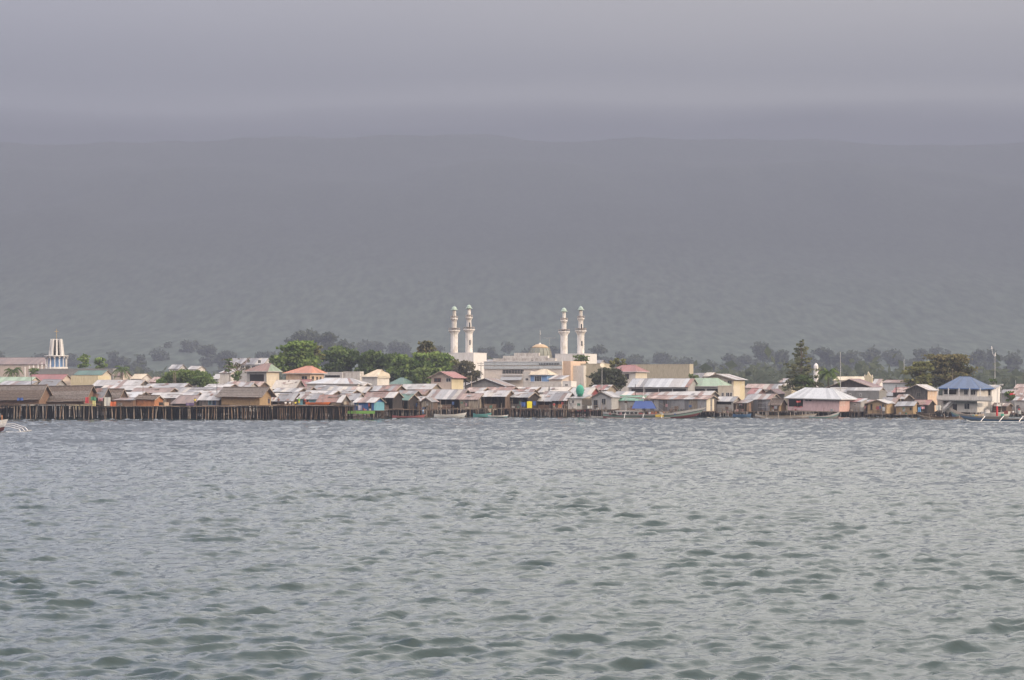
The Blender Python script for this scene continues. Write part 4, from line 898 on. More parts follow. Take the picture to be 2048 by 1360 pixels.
minaret(1161.5, 637, 661.5, 620, 613, 705.5, 716, [(648, 658), (682, 692)], 'rightmost white minaret with two slit windows')
H('podium_block', 'white block under the left pair of minarets', 892, 947, 956, 706, 705, 712, 'flat', 'white', 'W', depth=11, cat='building')
H('podium_block', 'white block under the right pair of minarets', 1110, 1169, 1178, 708, 707, 712, 'flat', 'white', 'W', depth=11, cat='building')
def mosque():
    Y = 690; X, r, a = frame_at(1125, Y); s = S(Y); W = (1125 - 966) / s / math.cos(R(a)); D = 15
    rr = R(r); cx_ = X - math.cos(rr) * W/2 - math.sin(rr) * D/2; cy_ = Y - math.sin(rr) * W/2 + math.cos(rr) * D/2
    zb = 1.0; root = empty('mosque', (cx_, cy_, zb), rr, 'large white mosque building with stepped parapet and tan dome', 'mosque')
    z = lambda py: PZ(py, Y) - zb; lx = lambda px: W/2 - (1125 - px) / s / math.cos(R(a)); w2, d2 = W/2, D/2
    MB().box(-w2, w2, -d2, d2, 0, z(723)).build('main_hall', WALL['hall'], root)
    MB().box(w2 + .003, w2 + 2.5, -d2 + .5, d2, 0, z(722)).build('lit_wing', WALL['peach'], root)  # peach paint carries the low sun on the mosque's right side
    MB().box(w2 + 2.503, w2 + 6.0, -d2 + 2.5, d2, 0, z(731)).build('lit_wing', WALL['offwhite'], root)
    for (a_, b_, dd) in ((730, 723, .25), (737.5, 732, .28)):
        n = 7
        for i in range(n):
            MB().box(-w2 + W*i/n + .03, -w2 + W*(i+1)/n - .03, -d2 - dd, -d2 - .005, z(a_), z(b_)).build('siding_panel', WALL['paleblue'], root)
    MB().box(-w2 - .1, w2 + .1, -d2 - .36, -d2 - .005, z(723) - .0, z(723) + .18).build('cornice', WALL['white'], root)
    for (a_, b_, t_, y0) in ((984, 1110, 716, .02), (1001, 1092, 711, 1.4), (1020, 1070, 705, 2.9)):
        MB().box(lx(a_), lx(b_), -d2 + y0, -d2 + y0 + 1.2, z(723) + .01, z(t_)).build('stepped_parapet', WALL['stain'], root)
    for i in range(14):
        a_ = 1004 + i * 3.1; MB().box(lx(a_), lx(a_ + 2.3), -d2 - .08, -d2 - .004, z(747), z(739)).build('window', GLASS, root)
    for i in range(13):
        a_ = 1079 + i * 3.2; MB().box(lx(a_), lx(a_ + 2.0), -d2 - .31, -d2 - .285, z(729.5), z(726)).build('window', GLASS, root)
    MB().box(lx(1062), lx(1066), -d2 - .0, -d2 + .015, z(723) + .3, z(720)).build('vent_opening', GLASS, root)
    MB().box(lx(1003), lx(1044), -d2 - .35, -d2 - .005, z(750.5), z(748)).build('ledge', WALL['white'], root)
    sh = MB().slab((lx(1002), -d2 - 1.6, z(760)), (lx(1045), -d2 - 1.6, z(760)), (lx(1045), -d2 - .01, z(753)), (lx(1002), -d2 - .01, z(753)), .08).build('awning', SHEET['L'], root)
    # dome: opaque tan cap over a ring of glazed panels between ribs
    cx2 = lx(1079) - 3.1; cy2 = .5; Rd = 24 / S(698)
    dz = z(716); ht = (716 - 687) / S(698)
    ang = lambda t: (Rd * math.cos(t * math.pi / 2) ** .85, dz + ht * math.sin(t * math.pi / 2) ** .9)
    d_ = MB().lathe([ang(t) for t in (.50, .6, .7, .8, .9, .97)] + [(.05, dz + ht * 1.02)], 24, (cx2, cy2)).build('dome', TANC, root, smooth=True)
    MB().lathe([(Rd * 1.02, dz - 2.0), (Rd * 1.02, dz)], 24, (cx2, cy2)).build('dome_drum', WALL['stain'], root)
    pf = [(q[0] * .96, q[1]) for q in (ang(t) for t in (.0, .15, .3, .42, .52))]
    for k in range(16):
        a0, a1 = 6.283 * k / 16, 6.283 * (k + .86) / 16; mb = MB()
        for i in range(4):
            (ra, za), (rb, z2) = pf[i], pf[i+1]
            mb.add([(cx2 + ra*math.cos(a0), cy2 + ra*math.sin(a0), za), (cx2 + ra*math.cos(a1), cy2 + ra*math.sin(a1), za), (cx2 + rb*math.cos(a1), cy2 + rb*math.sin(a1), z2), (cx2 + rb*math.cos(a0), cy2 + rb*math.sin(a0), z2)], [(0, 1, 2, 3)])
        mb.build('dome_panel', LAT, d_)
        am = 6.283 * (k + .93) / 16
        MB().tube([(cx2 + q[0]*math.cos(am), cy2 + q[0]*math.sin(am), q[1]) for q in (ang(t) for t in (0, .15, .3, .42, .52))], .08, 4).build('rib', col('dome_rib', (.26, .25, .19)), d_)
    MB().lathe([(.5, dz + ht * .985), (.25, dz + ht * 1.06), (.05, dz + ht * 1.1)], 8, (cx2, cy2)).build('dome_tip', WALL['white'], root)
    tz = dz + ht * 1.05
    MB().tube([(cx2, cy2, tz), (cx2, cy2, z(656))], .06, 5).build('flag_pole', WALL['grey'], root)
    MB().slab((cx2 + .04, cy2, z(668)), (cx2 + .35, cy2 - .05, z(668)), (cx2 + .1, cy2, z(659)), (cx2 + .0, cy2, z(659)), .02).build('flag', WALL['white'], root)
    MB().tube([(cx2 + 2, cy2 + 3, dz), (cx2 + 2, cy2 + 3, z(674))], .05, 4).tube([(cx2 - .1, cy2 + 3, z(674)), (cx2 + 4.1, cy2 + 3, z(674))], .05, 4).build('antenna', WALL['grey'], root)
mosque()

# ------------------------------------------------------------------ church tower at the left
def church_tower():
    Y = 800; s = S(Y); X = PX(113, Y); zb = 1.5
    root = empty('church_tower', (X, Y, zb), .25, 'white church bell tower of tapering fins over blue arches', 'church tower')
    z = lambda py: PZ(py, Y) - zb
    bl = WALL['blue']; n = 8
    r0, r1 = 14.5 / s, 11.5 / s; R0 = 20 / s
    MB().lathe([(r0 * .62, z(711)), (r1 * .58, z(680))], 10).build('tower_core', SHADE, root)  # core coloured near-black as the shade in the gaps between fins
    for k in range(n):
        a = 6.283 * k / n; c, s_ = math.cos(a), math.sin(a); tx, ty = -s_ * .30, c * .30
        q = []
        for (ri, ro, zz) in ((r0 * .7, r0 * 1.08, z(712)), (r1 * .6, r1 * 1.02, z(678))):
            for rr2 in (ri, ro):
                for sg in (-1, 1): q.append((c * rr2 + tx * sg, s_ * rr2 + ty * sg, zz))
        MB().add(q, [(0,1,3,2),(4,6,7,5),(0,4,5,1),(1,5,7,3),(3,7,6,2),(2,6,4,0)]).build('fin', WHITE, root)
    MB().lathe([(r0 * 1.1, z(714.5)), (R0 * 1.22, z(712.5)), (R0 * 1.22, z(711)), (r0 * 1.05, z(710.5))], 20).build('flared_roof', WHITE, root)
    MB().lathe([(R0 * .80, 0), (R0 * .80, z(714))], 20).build('arcade_wall', WALL['sky'], root)
    for k in range(14):
        a = 6.283 * k / 14; c, s_ = math.cos(a), math.sin(a)
        MB().tube([(c * R0, s_ * R0, 0), (c * R0, s_ * R0, z(718)), (c * R0 * 1.12, s_ * R0 * 1.12, z(714))], [.22, .22, .45], 6).build('column', WHITE, root)
    MB().lathe([(R0 * 1.12, z(740)), (R0 * 1.12, z(734)), (R0 * 1.05, z(734)), (R0 * 1.05, z(740)), (R0 * 1.12, z(740))], 20).build('low_wall', WHITE, root)
    gold = col('gold', (.50, .34, .12)); MB().tube([(0, 0, z(679)), (0, 0, z(658))], .08, 6).tube([(-.7, 0, z(663)), (.7, 0, z(663))], .08, 6).build('cross', gold, root)
church_tower()
for i, (px, t) in enumerate([(50, 733), (59, 731), (67, 729), (76, 727), (84, 724), (92, 722), (100, 721)]):
    Y = 770; h = PZ(t, Y) - PZ(738, Y); o = MB().lathe([(.22, -3), (.20, h * .4), (.34, h * .45), (.14, h * .55), (.12, h * .8), (.02, h)], 8).build('white_pinnacle', WHITE, None, (PX(px, Y), Y, PZ(738, Y)))
    tag(o, ['shortest white pinnacle at the far end of the row', 'second shortest white pinnacle of the row', 'third white pinnacle from the far end', 'middle white pinnacle of the row', 'third tallest white pinnacle near the church tower', 'second white pinnacle left of the church tower', 'tallest white pinnacle touching the church tower'][i], 'pinnacle', 'row of white pinnacles by the church')
# pinnacled facade of the cream church
def facade():
    Y = 694; s = S(Y); root = empty('church_facade', (PX(1736.5, Y), Y, 1), R(-25), 'yellow pinnacled gothic facade standing above brown gable roof', 'facade')
    z = lambda py: PZ(py, Y) - 1; w = 7.5 / s
    MB().box(-w, w, 0, .8, 0, z(754)).build('wall', WALL['yellow'], root)
    MB().add([(-w * .8, 0, z(754)), (w * .8, 0, z(754)), (0, 0, z(745)), (-w * .8, .8, z(754)), (w * .8, .8, z(754)), (0, .8, z(745))], [(0,1,2),(5,4,3),(0,3,4,1),(1,4,5,2),(2,5,3,0)]).build('gable', WALL['yellow'], root)
    for x, t in ((-w, 749), (w, 749), (0, 743)): MB().tube([(x, .3, z(756)), (x, .3, z(t + 2)), (x, .3, z(t))], [.32, .26, .03], 6).build('pinnacle', WALL['cream'], root)
facade()
# white minaret tower behind the spire tree
def tower2():
    Y = 640; root = empty('white_tower', (PX(1632, Y), Y, 1), 0, 'narrow white tower behind the tall spire tree', 'tower'); z = lambda py: PZ(py, Y) - 1
    MB().lathe([(.72, 0), (.66, z(735)), (.62, z(731)), (.35, z(728)), (.03, z(726))], 10).build('shaft', WHITE, root)
    MB().box(-.08, .08, -.74, -.5, z(743), z(736)).build('slit_window', GLASS, root)
    MB().lathe([(.85, z(751)), (.85, z(750))], 10).build('gallery', WHITE, root)
tower2()
# ------------------------------------------------------------------ trees
T = tree
T('shade_tree', 'big bright green shade tree behind the orange roofed house', 544, 648, 684, 746, 640, 'tier', 'bright', 50, 65, .5)
T('shade_tree', 'pale green spreading treetop left of the dark bushy grove', 612, 652, 692, 720, 650, 'tier', 'olive', 15, 60, .45)
T('broadleaf_tree', 'dark green bushy tree right of the big bright shade tree', 636, 726, 692, 752, 665, 'round', 'dark', 34, 60, .5)
T('broadleaf_tree', 'dark feathery tree above the stained concrete block', 700, 780, 700, 762, 660, 'round', 'dark', 30, 60, .5)
T('broadleaf_tree', 'dark lower tree between arched house and bright green trees', 758, 812, 706, 765, 655, 'round', 'dark', 26, 60, .5)
T('bright_tree', 'light green crown between dark lower tree and bright trees', 776, 832, 708, 765, 648, 'round', 'bright', 34, 60, .5)
T('bright_tree', 'bright green tree left of the tallest brown topped tree', 800, 862, 702, 765, 645, 'round', 'bright', 34, 60, .5)
T('bright_tree', 'bright green tree directly left of the first minaret', 840, 914, 703, 765, 642, 'round', 'bright', 40, 60, .5)
T('rusty_tree', 'tall tree with brownish layered top left of the minarets', 822, 880, 683, 722, 662, 'tier', 'rust', 30, 60, .45)
T('faded_tree', 'brownish grey tree below the left minarets', 898, 964, 722, 766, 635, 'round', 'brown', 34, 55, .45)
T('faded_tree', 'thin green brown crown beside the brownish grey tree', 880, 925, 717, 745, 650, 'round', 'olive', 18, 55, .42)
T('leafy_shrub', 'dark leafy mass behind the red and grey roofed house', 820, 868, 735, 770, 628, 'round', 'green', 20, 60, .45, cat='shrub')
T('mangrove_tree', 'wide dark green mangrove dome behind the left roofs', 314, 434, 739, 776, 600, 'dome', 'green', 90, 80, .42)
T('bare_tree', 'nearly leafless tree in front of the pale terraced building', 448, 500, 716, 760, 640, 'sparse', 'brown', 46, 30, .35)
T('slender_tree', 'small green slender tree left of the bare tree', 444, 470, 716, 745, 632, 'tier', 'green', 10, 50, .35)
T('shrub', 'green shrub at the foot of the bare tree', 462, 486, 741, 762, 625, 'round', 'green', 10, 60, .4)
T('dark_tree', 'dark twiggy tree rising left of the shade tree', 536, 572, 706, 742, 650, 'round', 'dark', 18, 50, .45)
T('sooty_tree', 'dark sooty leaved tree in front of the red brown hip roof', 1176, 1252, 734, 786, 570, 'round', 'sooty', 38, 70, .42)
T('rooftop_tree', 'small layered green tree before the right minaret block', 1140, 1180, 711, 736, 703, 'tier', 'green', 20, 70, .42)
T('light_tree', 'pale green tree behind the brown red hip roof', 1214, 1262, 716, 736, 680, 'round', 'olive', 16, 55, .45)
T('spire_tree', 'tall ragged spire shaped tree right of center', 1568, 1638, 679, 782, 560, 'spire', 'spire', 28, 55, .38)
T('bushy_tree', 'rounder dark foliage at the foot of the ragged spire tree', 1586, 1630, 748, 783, 556, 'round', 'dark', 18, 70, .4)
T('acacia_tree', 'yellow green wide tree left of the blue hip roof', 1803, 1880, 723, 774, 600, 'tier', 'olive', 34, 75, .42)
T('talisay_tree', 'dark layered tree with rusty leaves behind the blue hip roof', 1838, 1956, 711, 768, 615, 'tier', 'rust', 56, 80, .42)
T('small_shrub', 'small dark shrub on the roof line right of the blue house', 1977, 1995, 755, 772, 540, 'round', 'dark', 8, 70, .3, cat='shrub')
T('light_tree', 'hazy light green tree right of the church tower', 150, 184, 708, 736, 800, 'round', 'bright', 14, 40, .55)
T('light_tree', 'second hazy light green tree before the grey building', 180, 216, 714, 742, 790, 'round', 'bright', 14, 40, .55)
T('garden_bush', 'round green bush below the white pinnacles', 52, 84, 736, 756, 700, 'round', 'green', 12, 50, .5, cat='bush')
T('garden_bush', 'green bushes among white pavilions near the right edge', 2004, 2034, 782, 803, 545, 'round', 'green', 12, 60, .35, cat='bush')
T('mangrove_tree', 'green leaves along the foot of the long beige wall', 1370, 1404, 748, 768, 640, 'round', 'green', 10, 50, .4)
palm('palm_tree', 'palm with drooping fronds right of the ragged spire tree', 1656, 746, 558, 3.6, 'green', nf=24)
palm('palm_tree', 'hazy dark palm above the white roofs at left', 244, 738, 700, 3.6, 'dark')
palm('palm_tree', 'small palm beside the shrubs at the far left', 22, 742, 720, 3.0, 'green')
palm('palm_tree', 'narrow dark palm just right of the small left palm', 34, 738, 715, 2.4, 'dark')

MARKS = [(10, 'far left edge'), (113, 'church tower'), (244, 'hazy left palm'), (374, 'mangrove dome'), (470, 'bare tree'), (520, 'pale terraced building'), (610, 'orange hip roof'), (700, 'stained concrete block'), (752, 'arched white house'), (850, 'brown topped tree'), (908, 'leftmost minaret'), (940, 'tall left minaret'), (1000, 'mosque hall'), (1078, 'mosque dome'), (1128, 'third minaret'), (1161, 'rightmost minaret'), (1215, 'dark sooty tree'), (1270, 'brown red hip roof'), (1320, 'long beige wall'), (1375, 'right end of the beige wall'), (1440, 'gabled yellow sided block'), (1500, 'yellow sided block'), (1572, 'ribbed tan block'), (1602, 'ragged spire tree'), (1656, 'drooping palm'), (1681, 'radio mast'), (1736, 'pinnacled gothic facade'), (1792, 'pale blue building'), (1840, 'yellow green acacia'), (1900, 'rusty leaved tree'), (1990, 'white lamp post'), (2040, 'right picture edge')]
USED = {}
def where(px, what, how='behind'):
    m = min(MARKS, key=lambda q: abs(q[0] - px)); side = how if abs(m[0] - px) < 9 else ('just right of' if px > m[0] else 'just left of')
    base = f'{what} {side} the {m[1]}'; k = USED.get(base, 0); USED[base] = k + 1
    return base if k == 0 else f'{["second", "third", "fourth", "fifth"][k - 1]} {base}'
# trees that stand hazy at the foot of the hills: one by one where they show apart
fars = [(2, 60, 718, 760, 1500), (300, 345, 695, 748, 1750), (318, 352, 680, 735, 1900), (362, 396, 676, 735, 1850), (398, 434, 686, 740, 1700), (430, 470, 700, 745, 1650), (575, 625, 660, 720, 1250), (600, 655, 656, 715, 1260),
  (640, 682, 664, 720, 1250), (665, 705, 676, 720, 1300), (500, 560, 700, 740, 1600), (700, 770, 676, 715, 1800), (770, 835, 682, 720, 1800), (860, 900, 690, 730, 1700), (955, 1000, 690, 735, 1600), (990, 1045, 684, 735, 1800), (1040, 1100, 690, 730, 1850),
  (1095, 1125, 690, 735, 1700), (1175, 1215, 686, 745, 1500), (1206, 1245, 700, 745, 1700), (1240, 1300, 706, 745, 1550), (1295, 1350, 704, 745, 1700), (1340, 1400, 708, 755, 1600), (1395, 1440, 716, 760, 1300), (1428, 1480, 704, 760, 1500),
  (1462, 1515, 702, 760, 1600), (1496, 1545, 684, 755, 1500), (1540, 1585, 700, 765, 1400), (1625, 1670, 690, 760, 1500), (1660, 1720, 694, 760, 1450), (1712, 1765, 690, 765, 1500), (1760, 1812, 694, 765, 1600), (1812, 1860, 696, 760, 1500),
  (1860, 1900, 690, 740, 1800), (1940, 1975, 694, 765, 1450), (1966, 2004, 690, 770, 1500), (2000, 2050, 700, 775, 1400), (2040, 2090, 694, 770, 1500), (60, 110, 706, 745, 1700), (120, 160, 702, 745, 1700), (208, 262, 700, 750, 1600), (254, 305, 706, 755, 1500),
  (-40, 10, 700, 750, 1600), (1505, 1560, 725, 770, 1200), (1700, 1740, 722, 768, 1200), (1590, 1650, 706, 765, 1500)]
for (a, b, c, d, Y) in fars:
    hz = T('far_tree', where((a + b) / 2, random.choice(['hazy grey green tree', 'faint hazy tree']) + (' with high crown' if c < 690 else ' with low crown')), a - 8, b + 8, c, d + 20, Y * 1.45, 'round', 'far', 22, 3.6, 1.9, group='hazy trees between town and hills')

# forest on the plain and the lower slopes, beyond counting
def forest():
    P = []
    for i in range(9000):
        y = 900 + 1250 * random.random(); x = random.uniform(-.30, .30) * y
        d = fbm(x, y, 2, .004, 7)
        h = random.uniform(7, 12) * (1 + .5 * d) * min(1, max(.3, (2300 - y) / 500)); zz = land_z(x, y); w = h * random.uniform(.5, .8)
        n = 7
        c = rng.normal(size=(n, 3)) * (w * .42, w * .42, h * .22) + (x, y, zz + h * .62); P.append(c)
    P = np.concatenate(P); v, q = leaf_quads(P, 2.4, .4)
    tag(np_mesh('forest', v, q, LEAF['far']), 'hazy forest covering the plain and the lower slopes', 'forest', kind='stuff')
forest()

# ------------------------------------------------------------------ poles, lamps, dish, flag
def pole(name, label, px, yt, yb, Y, m=BLEACH, rad=.06, cat='pole', arms=()):
    zb = PZ(yb, Y); o = MB().tube([(0, 0, -.5), (random.uniform(-.05, .05), 0, PZ(yt, Y) - zb)], [rad * 1.2, rad * .8], 6)
    for (z, l) in arms: o.tube([(-l, 0, PZ(z, Y) - zb), (l, 0, PZ(z, Y) - zb)], rad * .7, 4)
    o = o.build(name, m, None, (PX(px, Y), Y, zb)); return tag(o, label, cat)
pole('antenna_pole', 'dark antenna pole above the leftmost thatched house', 63, 750, 792, 492, TIMBER)
pole('antenna_pole', 'thin pole behind the bluish white roof at left', 286, 755, 795, 492, BLEACH)
pole('bamboo_pole', 'left one of two bamboo poles before the mangrove dome', 348, 744, 768, 560, BLEACH, .07)
pole('bamboo_pole', 'right one of two bamboo poles before the mangrove dome', 351.5, 743, 768, 562, BLEACH, .07)
pole('antenna_pole', 'thin dark pole in front of the small white roof', 434, 766, 790, 500, TIMBER)
pole('antenna_pole', 'pole standing right before the orange hip roof', 590, 741, 760, 590, BLEACH, .05)
pole('utility_pole', 'concrete utility pole with crossarm left of the mosque', 962, 724, 775, 590, WALL['lgrey'], .16, arms=((727, 1.0), (731, .8)))
pole('utility_pole', 'wooden pole right of the yellow walled house', 943, 752, 778, 575, BLEACH, .1)
pole('utility_pole', 'dark post left of the tall grey plank house', 1792.5, 770, 800, 520, TIMBER, .11)
pole('radio_mast', 'thin tall white and grey radio mast above the pink house', 1681, 704, 785, 540, WALL['lgrey'], .07, cat='mast')
pole('antenna_pole', 'slim rod rising from the blue hip roof', 1905, 737, 760, 515, BLEACH, .05)
pole('antenna_pole', 'dark pole standing behind the main outrigger boat', 1271, 768, 806, 525, TIMBER, .08)
pole('antenna_pole', 'thin hazy rod left of the yellow green wide tree', 1808, 718, 745, 640, WALL['lgrey'], .06)
pole('antenna_pole', 'black pole behind the railed brown house', 1098, 773, 792, 545, TIMBER, .12)
def lamp():
    Y = 540; root = empty('tower_lamp', (PX(1990, Y), Y, 1), 0, 'tall white lamp post with two slanting lamps at right', 'lamp post'); z = lambda py: PZ(py, Y) - 1; s = S(Y)
    MB().tube([(0, 0, 0), (0, 0, z(712))], [.11, .07], 6).build('post', WALL['lgrey'], root)
    MB().tube([(0, 0, z(714)), (-.5, 0, z(708)), (-.75, 0, z(698))], .05, 5).build('arm', WHITE, root)
    MB().tube([(-.80, 0, z(698)), (-.80, 0, z(694)), (-.82, 0, z(692))], [.18, .12, .02], 8).build('lamp_head', WHITE, root)
    MB().tube([(0, 0, z(712)), (.03, 0, z(708)), (.2, 0, z(704))], [.2, .13, .02], 8).build('lamp_head', WHITE, root)
lamp()
def lamp2():
    Y = 512; root = empty('street_lamp', (PX(2003, Y), Y, 1.2), 0, 'dark lamp post with round cluster head beside white beams', 'street lamp'); z = lambda py: PZ(py, Y) - 1.2
    MB().tube([(0, 0, 0), (0, 0, z(772))], [.09, .06], 6).build('post', WALL['dgrey'], root)
    for k in range(4): MB().lathe([(.05, z(772)), (.2, z(770.5)), (.2, z(769)), (.05, z(768))], 8, (.28 * math.cos(k * 1.57), .28 * math.sin(k * 1.57))).build('lamp_globe', WALL['grey'], root)
lamp2()
def derrick():
    Y = 505; root = empty('gantry', (PX(1995, Y), Y, 1.2), 0, 'white post with slanting white beams beside the annex', 'gantry'); z = lambda py: PZ(py, Y) - 1.2
    MB().box(-.09, .09, -.09, .09, 0, z(778)).build('post', WHITE, root)
    MB().tube([(-.1, 0, z(781)), (.55, 0, z(771)), (.9, 0, z(777))], .09, 5).build('beam', WHITE, root)
derrick()
def dish():
    Y = 560; root = empty('satellite_dish', (PX(1204, Y), Y, PZ(735, Y)), R(15), 'round white satellite dish above the dark sooty tree', 'satellite dish')
    MB().tube([(0, 0, -7), (0, 0, .1)], .06, 6).build('mast', WALL['lgrey'], root)
    MB().tube([(0, -.12, .55), (0, 0, .5), (0, .12, .45)], [.55, .45, .05], 16).build('reflector', WALL['cream'], root)
dish()
def flag():
    Y = 500; root = empty('flag', (PX(2031, Y), Y, 1.2), 0, 'small red and white flag on a thin pole at right', 'flag'); z = lambda py: PZ(py, Y) - 1.2
    MB().tube([(0, 0, 0), (0, 0, z(760))], .045, 5).build('pole', WALL['lgrey'], root)
    MB().slab((-1.3, .05, z(790)), (-.02, 0, z(789)), (-.02, 0, z(785)), (-1.2, .1, z(786.5)), .02).build('red_field', col('flag_red', (.50, .03, .04)), root)
    MB().tri((-.6, -.03, z(788)), (-.02, -.03, z(787.5)), (-.02, -.03, z(783.5)), .02).build('white_triangle', WHITE, root)
flag()

# ------------------------------------------------------------------ boats
def hull_loft(root, L, beam, dep, bow, stern, bands, u_flat=.25, z0=-.35, n=28):
    """long canoe hull along x, bow at +x; bands: (section from, to, name, material, bulge)"""
    def sec(t, u):
        w = beam / 2 * max(.03, min(1, (math.sin(math.pi * min(max(t, 0), 1)) ** .55)))
        keel = z0 + bow * .55 * max(0, (t - .72) / .28) ** 2 + stern * .5 * max(0, (.18 - t) / .18) ** 2
        sh = z0 + dep + bow * max(0, (t - .45) / .55) ** 2.4 + stern * max(0, (.3 - t) / .3) ** 2
        x = -L/2 + L * t + (.10 * L * max(0, (t - .8) / .2) ** 1.5) * u
        y = w * (u ** .55)
        return x, y, keel + (sh - keel) * u
    for (a, b, nm, m, bulge) in bands:
        mb = MB(); us = [a + (b - a) * i / 4 for i in range(5)]
        for sg in (-1, 1):
            vs = []; fs = []
            for i in range(n + 1):
                for u in us:
                    x, y, z = sec(i / n, u); vs.append((x, sg * (y + bulge), z))
            k = len(us)
            for i in range(n):
                for j in range(k - 1): fs.append((i*k+j, (i+1)*k+j, (i+1)*k+j+1, i*k+j+1))
            mb.add(vs, fs)
        mb.build(nm, m, root, smooth=True)
    mb = MB(); vs = []; fs = []
    for i in range(n + 1):
        x, y, z = sec(i / n, .86); vs += [(x, -y, z), (x, y, z)]
    for i in range(n): fs.append((2*i, 2*i+2, 2*i+3, 2*i+1))
    mb.add(vs, fs).build('deck', WALL['plank'], root)
    return sec
BR, BG_, BW, BY, BB, BT = col('boat_red', (.15, .04, .042)), col('boat_green', (.20, .29, .26)), WALL['lgrey'], col('boat_yellow', (.50, .36, .06)), col('boat_blue', (.05, .12, .24)), col('boat_teal', (.10, .30, .30))
def outrigger(root, L, side, off, n=3, z=.05, m=WHITE, x0=None, curve=.5):
    xs_ = [(-.32 + .64 * i / (n - 1)) * L for i in range(n)]
    f = MB().tube([(-.42 * L, side * off, z + .05), (0, side * off, z), (.40 * L, side * off, z + .05), (.46 * L, side * off, z + .35)], .09, 6).build('float', m, root)
    for x in xs_:
        MB().tube([(x, side * .2, z + 1.0), (x, side * off * .55, z + 1.0 + curve * .35), (x, side * off, z + .08)], .05, 5).build('spar', m, root)

# main boat
def main_boat():
    Y = 486; s = S(Y); L = 188 / s
    root = empty('outrigger_boat', (PX(1300, Y), Y, 0), R(-6), 'long moored wooden boat with upswept prow, red keel and blue awning', 'boat')
    hull_loft(root, L, 2.4, 1.15, 1.55, .5, [(0, .38, 'lower_hull', BR, 0), (.38, .62, 'hull', BG_, .004), (.62, .72, 'stripe', col('boat_dark', (.05, .07, .08)), .012), (.72, 1.0, 'upper_strake', BW, .008)], z0=-.2)
    MB().box(1.2, 3.0, -1.20, -1.14, .35, .85).build('painted_panel', BY, root)
    cb = MB().box(-7.2, -2.4, -.85, .85, .8, 1.55).build('cabin', WALL['lgrey'], root)
    MB().box(-7.5, -1.4, -1.05, 1.05, 1.555, 1.66).build('cabin_roof', WHITE, root)
    for i in range(5): MB().box(-6.9 + i * .9, -6.3 + i * .9, -.90, -.855, 1.0, 1.4).build('window', GLASS, cb)
    MB().tube([(-1.4, 0, .6), (-1.4, 0, PZ(766, Y))], [.09, .05], 6).build('mast', WALL['lgrey'], root)
    MB().tube([(-5.2, 0, 1.6), (-5.2, 0, PZ(795, Y))], [.08, .05], 6).build('mast', WALL['lgrey'], root)
    MB().lathe([(.12, PZ(798, Y)), (.28, PZ(797, Y)), (.28, PZ(795, Y)), (.05, PZ(793, Y))], 8, (-1.4, 0)).build('mast_lamp', WHITE, root)
    MB().box(-5.5, -4.9, -.25, .25, PZ(806, Y), PZ(802, Y)).build('mast_box', WALL['brown'], root)
    for x in (-9, -4.5, 3.5, 6.5): MB().tube([(-1.4, 0, PZ(790, Y)), (x, -.6, 1.1)], .022, 4).build('rope', BLEACH, root)
    MB().tube([(-6.5, -.3, PZ(793, Y)), (-1.4, 0, PZ(796, Y)), (4.4, -.2, PZ(800, Y))], .07, 5).build('boom', BAMBOO, root)
    aw = MB()
    zr, ze = PZ(802, Y), PZ(817, Y)
    for sg in (-1, 1): aw.slab((-3.6 - .3, sg * 1.3, ze), (1.4, sg * 1.3, ze), (.4, 0, zr), (-3.2, 0, zr), .03)
    aw.build('awning', col('tarp_blue', (.03, .065, .22)), root)
    for sg, x in ((-1, -5), (-1, -1), (-1, 3)): MB().tube([(x, -.9, .9), (x - .3, -2.2, 1.0), (x - .4, -3.2, .15)], .05, 5).build('spar', WHITE, root)
    MB().tube([(-9.2, -3.2, .12), (-2, -3.25, .08), (4.5, -3.2, .2)], .08, 6).build('float', WALL['lgrey'], root)
    for i in range(16):
        x = random.uniform(-9, 6.5); MB().box(x, x + random.uniform(.2, .8), -.9, -.9 + random.uniform(.2, .8), .85, random.uniform(1.0, 1.5)).build('deck_bundle', random.choice(FADED), root)
    for i in range(5):
        x = random.uniform(-9, 4); MB().tube([(x, -.6, 1.1), (x + random.uniform(2, 4), -.8, 1.25)], .045, 5).build('bamboo_pole', BLEACH, root)
    for i in range(7):
        MB().box(-.5 + i * .8, -.05 + i * .8, -.5, -.1, 1.0, 1.25 + random.random() * .3).build('cargo_crate', random.choice([WALL['orange'], WALL['brown'], WALL['pale']]), root)
main_boat()
def small_boat(name, label, xa, xb, Y, beam, dep, bow, stern, bands, rz=0, out=None, flip=False, cat='boat', z0=-.3):
    s = S(Y); L = (xb - xa) / s
    root = empty(name, (PX((xa + xb) / 2, Y), Y, 0), R(rz + (180 if flip else 0)), label, cat)
    hull_loft(root, L, beam, dep, bow, stern, bands, n=18, z0=z0)
    for i in range(4): MB().box(-.3 * L + i * L * .18, -.3 * L + i * L * .18 + .2, -beam * .45, beam * .45, z0 + dep - .08, z0 + dep - .02).build('thwart', BLEACH, root)
    if out: outrigger(root, L, out[0] * (-1 if flip else 1), out[1], out[2], m=out[3] if len(out) > 3 else WHITE)
    return root
small_boat('red_boat', 'low flat boat with faded red hull below the dark green shed', 784, 846, 500, 1.5, .62, .35, .3, [(0, 1, 'hull', col('faded_red', (.42, .13, .13)), 0)], cat='boat')
small_boat('white_boat', 'slim white boat moored among stilts below the patched roof', 868, 928, 506, 1.3, .9, .5, .2, [(0, .6, 'hull', WALL['paleblue'], 0), (.6, 1, 'upper_strake', WHITE, .01)], cat='boat')
small_boat('teal_boat', 'short teal boat tied under the plank houses', 946, 980, 508, 1.3, 1.0, .3, .3, [(0, 1, 'hull', BT, 0)])
